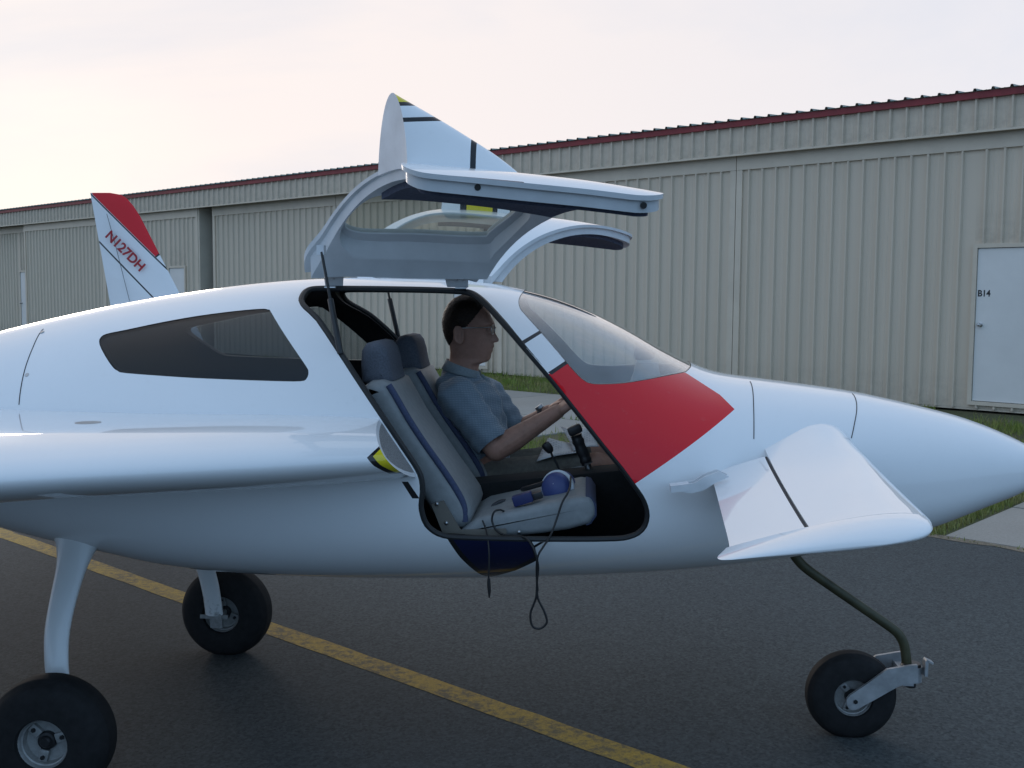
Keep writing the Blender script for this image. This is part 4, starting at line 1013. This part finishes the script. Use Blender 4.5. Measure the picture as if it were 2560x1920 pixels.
def hand(w, d, up, side):
    """palm and five fingers; w wrist, d pointing direction, up back of the hand, side towards the thumb"""
    w, d, up, side = Vector(w), Vector(d).normalized(), Vector(up).normalized(), Vector(side).normalized(); parts = []
    for k, (o, L) in enumerate(((.030, .070), (.010, .078), (-.010, .073), (-.029, .058))):
        kn = w + d * .088 + side * o + up * .004; parts.append(capsule(w + d * .02 + side * o * .6, kn, .017, .0105))
        a = kn + (d * .86 - up * .5).normalized() * L * .45; b = a + (d * .35 - up * .94).normalized() * L * .32; c = b + (-d * .35 - up * .94).normalized() * L * .25
        parts += [capsule(kn, a, .0098, .0088), capsule(a, b, .0086, .008), capsule(b, c, .0079, .007)]
    t0 = w + d * .03 + side * .03; t1 = t0 + (side * .75 + d * .65 - up * .2).normalized() * .045; t2 = t1 + (d * .9 + side * .1 - up * .45).normalized() * .034
    parts += [capsule(t0, t1, .0150, .0105), capsule(t1, t2, .0103, .0085)]
    return parts
shR, elR, wrR = z2(985, 700, .115), z2(1195, 985, .055), z2(1535, 772, .085); shL, elL, wrL = z2(1130, 690, .465), z2(1300, 900, .50), z2(1490, 770, .44)
dR = (wrR - elR).normalized(); dL = (wrL - elL).normalized()
pel = z2(1085, 1060, PYC); nk = z2(1010, 560, PYC)
torso_st = [(pel.x - .02, PYC, pel.z - .07, .10, .155), (pel.x - .01, PYC, pel.z, .125, .165), (*z2(1075, 960, PYC), .125, .160), (*z2(1052, 850, PYC), .128, .168), (*z2(1035, 740, PYC), .125, .182), (*z2(1015, 660, PYC), .105, .185), (*z2(1000, 600, PYC), .078, .125), (*z2(1000, 550, PYC), .060, .068)]
kR, kL = Vector((.30, .19, .885)), Vector((.30, .41, .885)); hR, hL = Vector((pel.x + .02, .20, pel.z - .065)), Vector((pel.x + .02, .38, pel.z - .065)); aR, aL = Vector((.66, .20, .735)), Vector((.66, .38, .735))
inner_t = [(a, b, c, d * .88, e_ * .9) for a, b, c, d, e_ in torso_st]
parts = [head, ear(-1), ear(1), ell_rings(inner_t), chain([shR, elR], [.045, .040]), chain([shL, elL], [.045, .040])]
for el, wr, d, y_ in ((elR, wrR, dR, 1), (elL, wrL, dL, -1)):
    m1, m2 = el + (wr - el) * .28, el + (wr - el) * .65
    parts += [chain([el, m1, m2, wr], [.040, .043, .034, .0265])]
    parts += hand(wr, d, Vector((-d.z, 0, d.x)) if True else 0, Vector((0, y_ * 1., .25)))
for hp, kn, an in ((hR, kR, aR), (hL, kL, aL)):
    parts += [chain([hp, hp + (kn - hp) * .5, kn], [.074, .064, .052]), chain([kn, kn + (an - kn) * .3, kn + (an - kn) * .7, an], [.052, .055, .042, .035]), capsule(an - Vector((.03, 0, .02)), an + Vector((.15, 0, .03)), .036, .030)]
bodym = remeshed(joinme(parts), .0036, 2, .45)
t = NT('skin'); t.set(Roughness=.55, Specular_IOR_Level=.35, Subsurface_Weight=.08, Subsurface_Radius=(.010, .004, .002))
n1 = t.noise(55, 5, .65); n2 = t.noise(9, 3, .5); c = t.mix(t.ramp(n2, (.35, 0.), (.7, .35)), t.ramp(n1, (.3, (.36, .20, .145)), (.7, (.48, .275, .20))), (.50, .23, .17)); t.color(c); t.bump(n1, .12, .003)
pilot = tag(empty('person', (float(pel.x), PYC, float(pel.z) - .12)), 'man in blue polo shirt and glasses sitting in the cockpit with arms reaching forward', 'person')
INV = Matrix.Translation(-Vector(pilot.location))
def plink(name, me, m, smooth=60, par=None): me.transform(INV); return link(name, me, par or pilot, m, smooth)
pb = plink('body', bodym, 'skin', 80)
# shirt
sl = lambda sh, el: chain([sh, sh + (el - sh) * .45, sh + (el - sh) * .86], [.078, .070, .067])
ssh = [(a, b, c, d + .006, e_ + .010) for a, b, c, d, e_ in torso_st]; ssh[-2] = (*ssh[-2][:3], .088, .12); ssh[-1] = (*z2(1000, 535, PYC), .066, .072)
shirt = remeshed(joinme([ell_rings(ssh), sl(shR, elR), sl(shL, elL), capsule(shR + Vector((0, .03, 0)), shL - Vector((0, .03, 0)), .072, .072)]), .006, 6, .5)
# open the sleeves so that the hem has an edge, and crumple the cloth
bm = bmesh.new(); bm.from_mesh(shirt)
for sh, el in ((shR, elR), (shL, elL)):
    d = (el - sh).normalized(); p = sh + (el - sh) * .90
    fs_ = [f for f in bm.faces if (f.calc_center_median() - p).length < .13]; ge_ = list({v for f in fs_ for v in f.verts}) + list({e for f in fs_ for e in f.edges}) + fs_; bmesh.ops.bisect_plane(bm, geom=ge_, plane_co=p, plane_no=d, clear_outer=True)
bm.normal_update()
for v in bm.verts:
    c = v.co; k = .0032 * math.sin(c.x * 70 + c.z * 58 + 3 * math.sin(c.y * 22)) + .0024 * math.sin(c.z * 95 - c.x * 60 + c.y * 40) + .0030 * math.sin((c.x * .6 + c.z) * 36 + 4 * math.sin(c.y * 14 + c.x * 9))
    v.co += v.normal * k
shirt = frombm(bm)
def shirtmat(name, a, b):
    t = NT(name); t.set(Roughness=.9, Sheen_Weight=.15)
    w = t.node('ShaderNodeTexWave', wave_type='BANDS', bands_direction='Z'); w.inputs['Scale'].default_value = 52; w.inputs['Distortion'].default_value = 2.2; w.inputs['Detail'].default_value = 2; t.l.new(t.coord(), w.inputs['Vector'])
    w2 = t.node('ShaderNodeTexWave', wave_type='BANDS', bands_direction='X'); w2.inputs['Scale'].default_value = 60; w2.inputs['Distortion'].default_value = 1.5; t.l.new(t.coord(), w2.inputs['Vector'])
    f = t.math('MULTIPLY', w.outputs['Fac'], w2.outputs['Fac']); n = t.noise(500, 3, .6); c = t.mix(t.ramp(f, (.15, 0.), (.6, 1.)), a, b); c = t.mix(t.ramp(n, (.3, 0.), (.7, .35)), c, tuple(x * .6 for x in a)); t.color(c); t.bump(n, .25, .002)
shirtmat('polo_cloth', (.18, .235, .29), (.33, .385, .43)); plain('collar_cloth', (.26, .30, .32), .9, var=.12, scale=120, bump=.3, bscale=400); plain('shorts_cloth', (.14, .13, .11), .95, var=.2, scale=60, bump=.3)
so_ = plink('polo_shirt', shirt, 'polo_cloth', 70); md = so_.modifiers.new('thick', 'SOLIDIFY'); md.thickness = .004; md.offset = -1
# collar: a folded band round the neck
cpts_in = []; N = 40; cb, cf = z8([(350, 882)])[0], z8([(705, 1020)])[0]; cbo, cfo = z8([(308, 975)])[0], z8([(712, 1085)])[0]
def collar_ring(k):
    rr = []
    for j in range(N + 1):
        q = -math.pi * .93 + 2 * math.pi * .93 * j / N; c = math.cos(q + math.pi); 
        f = (1 - c) / 2 if False else (1 + math.cos(q + math.pi)) / 2
        f = (1 - math.cos(q)) / 2; f = 1 - f
        # q = 0 at the back of the neck
        xb, zb_ = (cb[0], cb[2]) if k < 2 else (cbo[0], cbo[2]); xf, zf_ = (cf[0], cf[2]) if k < 2 else (cfo[0], cfo[2])
        back = (1 + math.cos(q)) / 2; w = .068 if k < 2 else .090
        x = xf + (xb - xf) * back; z = zf_ + (zb_ - zf_) * back; o = (0, .004, .006, .002)[k]
        if k == 0: z -= .035
        rr.append((x - o * math.cos(q), PYC + math.sin(q) * (w + o), z + (.002 if k == 1 else 0)))
    return rr
cr_ = [collar_ring(k) for k in range(3)]
cv = [p for r_ in cr_ for p in r_]; cfc = [(i * (N + 1) + j, i * (N + 1) + j + 1, (i + 1) * (N + 1) + j + 1, (i + 1) * (N + 1) + j) for i in range(2) for j in range(N)]
co_ = plink('collar', mesh(cv, cfc), 'collar_cloth', 80, so_); md = co_.modifiers.new('t', 'SOLIDIFY'); md.thickness = .004; md.offset = 0
# placket with buttons, chest pocket
pk = [z8([q], PYC)[0] for q in ((712, 1050), (760, 1110), (800, 1180), (834, 1240))]
link_p = plink('placket', tube(spline([(p[0] + .006, PYC - .004, p[2]) for p in pk], 4), .006, 8, .5), 'collar_cloth', 60, so_)
# shorts
sh_ = remeshed(joinme([chain([hR, hR + (kR - hR) * .45, hR + (kR - hR) * .86], [.092, .078, .070]), chain([hL, hL + (kL - hL) * .45, hL + (kL - hL) * .86], [.092, .078, .070]), capsule(hR, hL, .09, .09)]), .008, 5)
plink('shorts', sh_, 'shorts_cloth', 70)
plain('shoe', (.03, .03, .03), .6)
for an in (aR, aL): plink('shoe', remeshed(joinme([capsule(an - Vector((.045, 0, .03)), an + Vector((.17, 0, .02)), .044, .036)]), .006, 3), 'shoe', 70)
# hair: the scalp grid pushed out above the hairline
hl = z8([(760,262),(745,300),(690,370),(640,440),(585,500),(548,532),(470,528),(440,590),(425,660),(360,735)]); hlx = np.array([p[0] for p in hl])[::-1]; hlz = np.array([p[2] for p in hl])[::-1]
hv = []; hf = []; nh = 144; sel = [i for i, z in enumerate(zs_h) if z > zch + .02]
r3 = np.random.default_rng(11)
for i in sel:
    for j in range(nh):
        x, y, z = rings[i][j]; cx_ = -.20 + .0; n_ = Vector((x - float(np.mean([p[0] for p in rings[i]])), (y - PYC) * 1.3, max(0., z - (zch + H * .62)) * 1.4)).normalized()
        edge = min(1., max(0., (z - np.interp(x, hlx, hlz)) / .03)); k = .0025 + .004 * edge + r3.normal(0, .0005); hv.append((x + n_.x * k, y + n_.y * k, z + n_.z * k))
for a in range(len(sel) - 1):
    for j in range(nh):
        q = [a * nh + j, a * nh + (j + 1) % nh, (a + 1) * nh + (j + 1) % nh, (a + 1) * nh + j]; cxm = np.mean([rings[sel[a]][j][0], rings[sel[a + 1]][j][0]]); czm = np.mean([zs_h[sel[a]], zs_h[sel[a + 1]]])
        if czm > np.interp(cxm, hlx, hlz) and cxm < hlx[-1] + .003: hf.append(tuple(q))
hf.append(tuple((len(sel) - 1) * nh + j for j in range(nh)))
t = NT('hair'); t.set(Roughness=.55, Specular_IOR_Level=.3)
mpn = t.node('ShaderNodeMapping'); mpn.inputs['Scale'].default_value = (90, 300, 260); mpn.inputs['Rotation'].default_value = (0, R(35), 0); t.l.new(t.coord(), mpn.inputs[0])
n1 = t.noise(1., 4, .6, mpn.outputs[0]); t.color(t.ramp(n1, (.3, (.012, .008, .006)), (.75, (.060, .036, .024)))); t.bump(n1, .6, .004)
ho = plink('hair', mesh(hv, hf), 'hair', 80); md = ho.modifiers.new('t', 'SOLIDIFY'); md.thickness = .006; md.offset = -1
for sg in (-1, 1):
    e0, e1 = z8([(835, 487)])[0], z8([(800, 500)])[0]
    plink('eyebrow', tube([(e0[0] - .002, PYC + sg * .018, e0[2]), (e0[0] - .005, PYC + sg * .030, e0[2] + .002), (e1[0] - .005, PYC + sg * .045, e1[2])], [.003, .0036, .002], 6), 'hair', 60)
# glasses
plain('glasses_metal', (.45, .44, .42), .3, metal=1.); glass('lens_glass', (.93, .95, .95), .7, .02)
g0 = z8([(862, 545)])[0]; eh = z8([(540, 526)])[0]
gl = bpy.data.objects.new('glasses', None); COL.objects.link(gl); gl.parent = pilot
for sg in (-1, 1):
    cy = PYC + sg * .034; ring = [(g0[0] + .003 - .010 * ((math.cos(q) * sg) * .5 + .5) * .8, cy + .025 * math.cos(q), g0[2] + .018 * math.sin(q)) for q in (2 * math.pi * j / 28 for j in range(29))]
    rr = plink('lens_rim', tube(ring, .0014, 6), 'glasses_metal', 60, gl)
    lm = mesh([tuple(np.mean(ring[:-1], 0))] + ring[:-1], [(0, i + 1, (i + 1) % 28 + 1) for i in range(28)]); plink('lens', lm, 'lens_glass', 60, gl)
    plink('temple', tube(spline([(g0[0] - .006, PYC + sg * .060, g0[2] + .010), (g0[0] - .035, PYC + sg * .076, g0[2] + .008), (eh[0], PYC + sg * .082, eh[2]), (eh[0] - .018, PYC + sg * .082, eh[2] - .012)], 5), .0016, 6), 'glasses_metal', 60, gl)
plink('bridge', tube(spline([(g0[0] + .004, PYC - .010, g0[2] + .004), (g0[0] + .008, PYC, g0[2] + .008), (g0[0] + .004, PYC + .010, g0[2] + .004)], 4), .0014, 6), 'glasses_metal', 60, gl)
# wrist watch on the far wrist
wc = elL + (wrL - elL) * .86; tb = tube([wc - dL * .010, wc + dL * .010], .0335, 20); wo = bpy.data.objects.new('wrist_watch', None); COL.objects.link(wo); wo.parent = pilot
plink('strap', tb, 'black_plastic', 40, wo)
upv = Vector((-dL.z, 0, dL.x)).normalized(); plink('watch_case', tube([wc + upv * .030, wc + upv * .042], .017, 20), 'steel', 40, wo)

# ------------------------------------------------------------------ loose things in the cockpit
def z3(x, y_, Y): p = Py(1000 + x / 3.456, 1000 + y_ / 3.456, Y); return Vector((float(p[0]), float(p[1]), float(p[2])))
plain('cable_black', (.012, .012, .013), .5); plain('cup_blue', (.045, .065, .20), .45, var=.1); plain('cup_white', (.62, .66, .70), .5); plain('box_navy', (.018, .026, .11), .5)
hs = tag(empty('headset', tuple(z3(1290, 880, -.28))), 'blue and white aviation headset with black cords on the empty seat', 'headset'); HI = Matrix.Translation(-Vector(hs.location))
def hlink(name, me, m, smooth=50, par=None): me.transform(HI); return link(name, me, par or hs, m, smooth)
cc_ = z3(1360, 760, -.30); ax = Vector((-.25, -1, .25)).normalized(); q_ = ax.to_track_quat('Y', 'Z').to_matrix().to_4x4()
cup = lathe([(.0001, -.004), (.030, -.004), (.038, .004), (.041, .014), (.038, .026), (.028, .035), (.0001, .038)], 32); cup.transform(Matrix.Translation(cc_) @ q_ @ Matrix.Diagonal((1.16, 1.15, 1.22, 1))); hlink('ear_cup', cup, 'cup_blue')
rim = lathe([(.026, -.022), (.040, -.020), (.046, -.010), (.046, .002), (.041, .006), (.030, .004)], 32, True); rim.transform(Matrix.Translation(cc_) @ q_ @ Matrix.Diagonal((1.18, 1.1, 1.26, 1))); hlink('ear_seal', rim, 'cup_white')
c2 = cc_ + Vector((.015, .12, -.015)); cup2 = cup.copy(); cup2.transform(Matrix.Translation(c2 - cc_)); link('ear_cup', cup2, hs, 'cup_blue', 50)
hlink('headband', tube(spline([cc_ + Vector((-.03, .0, .02)), cc_ + Vector((-.075, .02, .0)), cc_ + Vector((-.115, .06, -.018)), cc_ + Vector((-.075, .10, -.012)), c2 + Vector((-.03, 0, .02))], 5), .0075, 10), 'black_plastic')
hlink('logo', tube([cc_ + ax * .0385 + Vector((-.004, 0, .012)), cc_ + ax * .0375 + Vector((.006, 0, -.010))], [.0016, .0005], 6), 'cup_white')
bx_c = z3(1060, 880, -.42) + Vector((0, 0, .010)); hlink('control_box', boxme(tuple(bx_c), (.062, .035, .032), Matrix.Rotation(R(-18), 3, 'Y'), .004), 'box_navy', 40)
hlink('box_clip', boxme(tuple(z3(1175, 850, -.40) + Vector((0, 0, .008))), (.04, .03, .022), Matrix.Rotation(R(-18), 3, 'Y'), .003), 'black_plastic', 40)
sillz = DOOR and min(z for _, z in DOOR)
YO = -.545
def cab(name, l, r=.0032): return hlink(name, tube(spline([z3(*p) for p in l], 6), r, 8), 'cable_black', 60)
cab('cable', [(1475, 660, -.33), (1470, 740, -.40), (1445, 810, -.47), (1400, 890, -.488), (1350, 1040, -.50), (1300, 1170, -.53), (1230, 1280, -.575), (1205, 1320, -.585), (1185, 1380, -.585), (1180, 1500, -.575), (1190, 1650, -.57)])
cab('cable', [(915, 975, -.43), (870, 950, -.47), (815, 965, -.486), (795, 1040, -.488), (830, 1120, -.495), (900, 1165, -.51), (1000, 1172, -.53), (1080, 1190, -.55), (1135, 1250, -.575), (1175, 1340, -.585), (1195, 1450, -.58), (1185, 1560, -.575), (1180, 1650, -.57)])
def ph(x, y, Y): p = Py(x * 1.15732, y * 1.15732, Y); return Vector((float(p[0]), float(p[1]), float(p[2])))
hlink('cable', tube(spline([ph(1160, 1250, -.57), ph(1158, 1290, -.57), ph(1146, 1325, -.57), ph(1150, 1352, -.57), ph(1166, 1358, -.57), ph(1181, 1345, -.57), ph(1176, 1322, -.57), ph(1162, 1292, -.57), ph(1160, 1262, -.57)], 6), .0034, 8), 'cable_black', 60)
cab('plug_cable', [(712, 1040, -.486), (740, 1110, -.50), (758, 1200, -.55), (768, 1300, -.57), (770, 1420, -.575), (765, 1540, -.575), (766, 1600, -.575)], .0026)
hlink('plug', tube([ph(1056, 1250, -.575), ph(1056, 1262, -.575), ph(1057, 1276, -.575), ph(1057, 1291, -.575)], [.0045, .0055, .005, .0022], 10), 'cable_black', 50)
# charts on the pilot's knees
t = NT('chart_paper'); t.set(Roughness=.8); br = t.node('ShaderNodeTexBrick'); br.inputs['Scale'].default_value = 26; br.inputs['Mortar Size'].default_value = .06; br.inputs['Color1'].default_value = (.62, .63, .63, 1); br.inputs['Color2'].default_value = (.70, .70, .70, 1); br.inputs['Mortar'].default_value = (.33, .34, .36, 1); t.l.new(t.coord(), br.inputs['Vector']); t.color(t.mix(t.ramp(t.noise(14, 3), (.45, 0.), (.6, .8)), (.70, .71, .71), br.outputs['Color']))
def sheet_quad(name, c, lab, wv):
    P = [z3(*q) for q in c]; N = 8; v = []
    for i in range(N + 1):
        for j in range(N + 1):
            a, b = i / N, j / N; p = P[0] * (1 - a) * (1 - b) + P[1] * a * (1 - b) + P[2] * a * b + P[3] * (1 - a) * b; v.append(p + Vector((0, 0, wv * math.sin(a * 4 + b * 3))))
    f = [(i * (N + 1) + j, (i + 1) * (N + 1) + j, (i + 1) * (N + 1) + j + 1, i * (N + 1) + j + 1) for i in range(N) for j in range(N)]; base = Vector(P[0]); me = mesh([tuple(q - base) for q in v], f)
    o = link(name, me, None, 'chart_paper', 60); o.location = base; md = o.modifiers.new('t', 'SOLIDIFY'); md.thickness = .0015; return tag(o, lab, 'chart')
sheet_quad('paper_chart', [(1180, 530, .13), (1540, 445, .13), (1560, 380, .25), (1285, 325, .27)], 'printed white paper chart lying flat on the pilot\'s lap', .004)
sheet_quad('folded_chart', [(1500, 440, .15), (1720, 390, .15), (1640, 230, .34), (1390, 230, .36)], 'pale folded chart propped on the pilot\'s knees behind the stick', .006)
# gooseneck microphone between the seats
mi = bpy.data.objects.new('microphone', None); COL.objects.link(mi); mi.parent = fuselage
link('gooseneck', tube(spline([z3(1375, 600, -.02), z3(1350, 545, -.02), z3(1320, 490, -.02), z3(1300, 445, -.02)], 4), .004, 8), mi, 'black_plastic', 60)
link('microphone_head', tube(spline([z3(1305, 455, -.02), z3(1285, 420, -.02), z3(1260, 390, -.02), z3(1245, 372, -.02)], 4), [.008, .011, .013, .0145, .0155, .016, .016, .016, .0155, .015, .014, .011, .006], 12), mi, 'black_plastic', 60)
# lap belts
plain('webbing', (.05, .055, .065), .9, var=.2, scale=150)
def belt(pts, w=.022): 
    Q = spline(pts, 5); v = []; 
    for p in Q: v += [tuple(Vector(p) + Vector((0, 0, 0)) - Vector((0, w, 0))), tuple(Vector(p) + Vector((0, w, 0)))]
    me = mesh(v, [(2 * i, 2 * i + 1, 2 * i + 3, 2 * i + 2) for i in range(len(Q) - 1)]); return me
bo = link('lap_belt', belt([z3(640, 985, -.30), z3(760, 935, -.30), z3(860, 880, -.28), z3(930, 870, -.24)]), near_seat, 'webbing', 60); md = bo.modifiers.new('t', 'SOLIDIFY'); md.thickness = .003
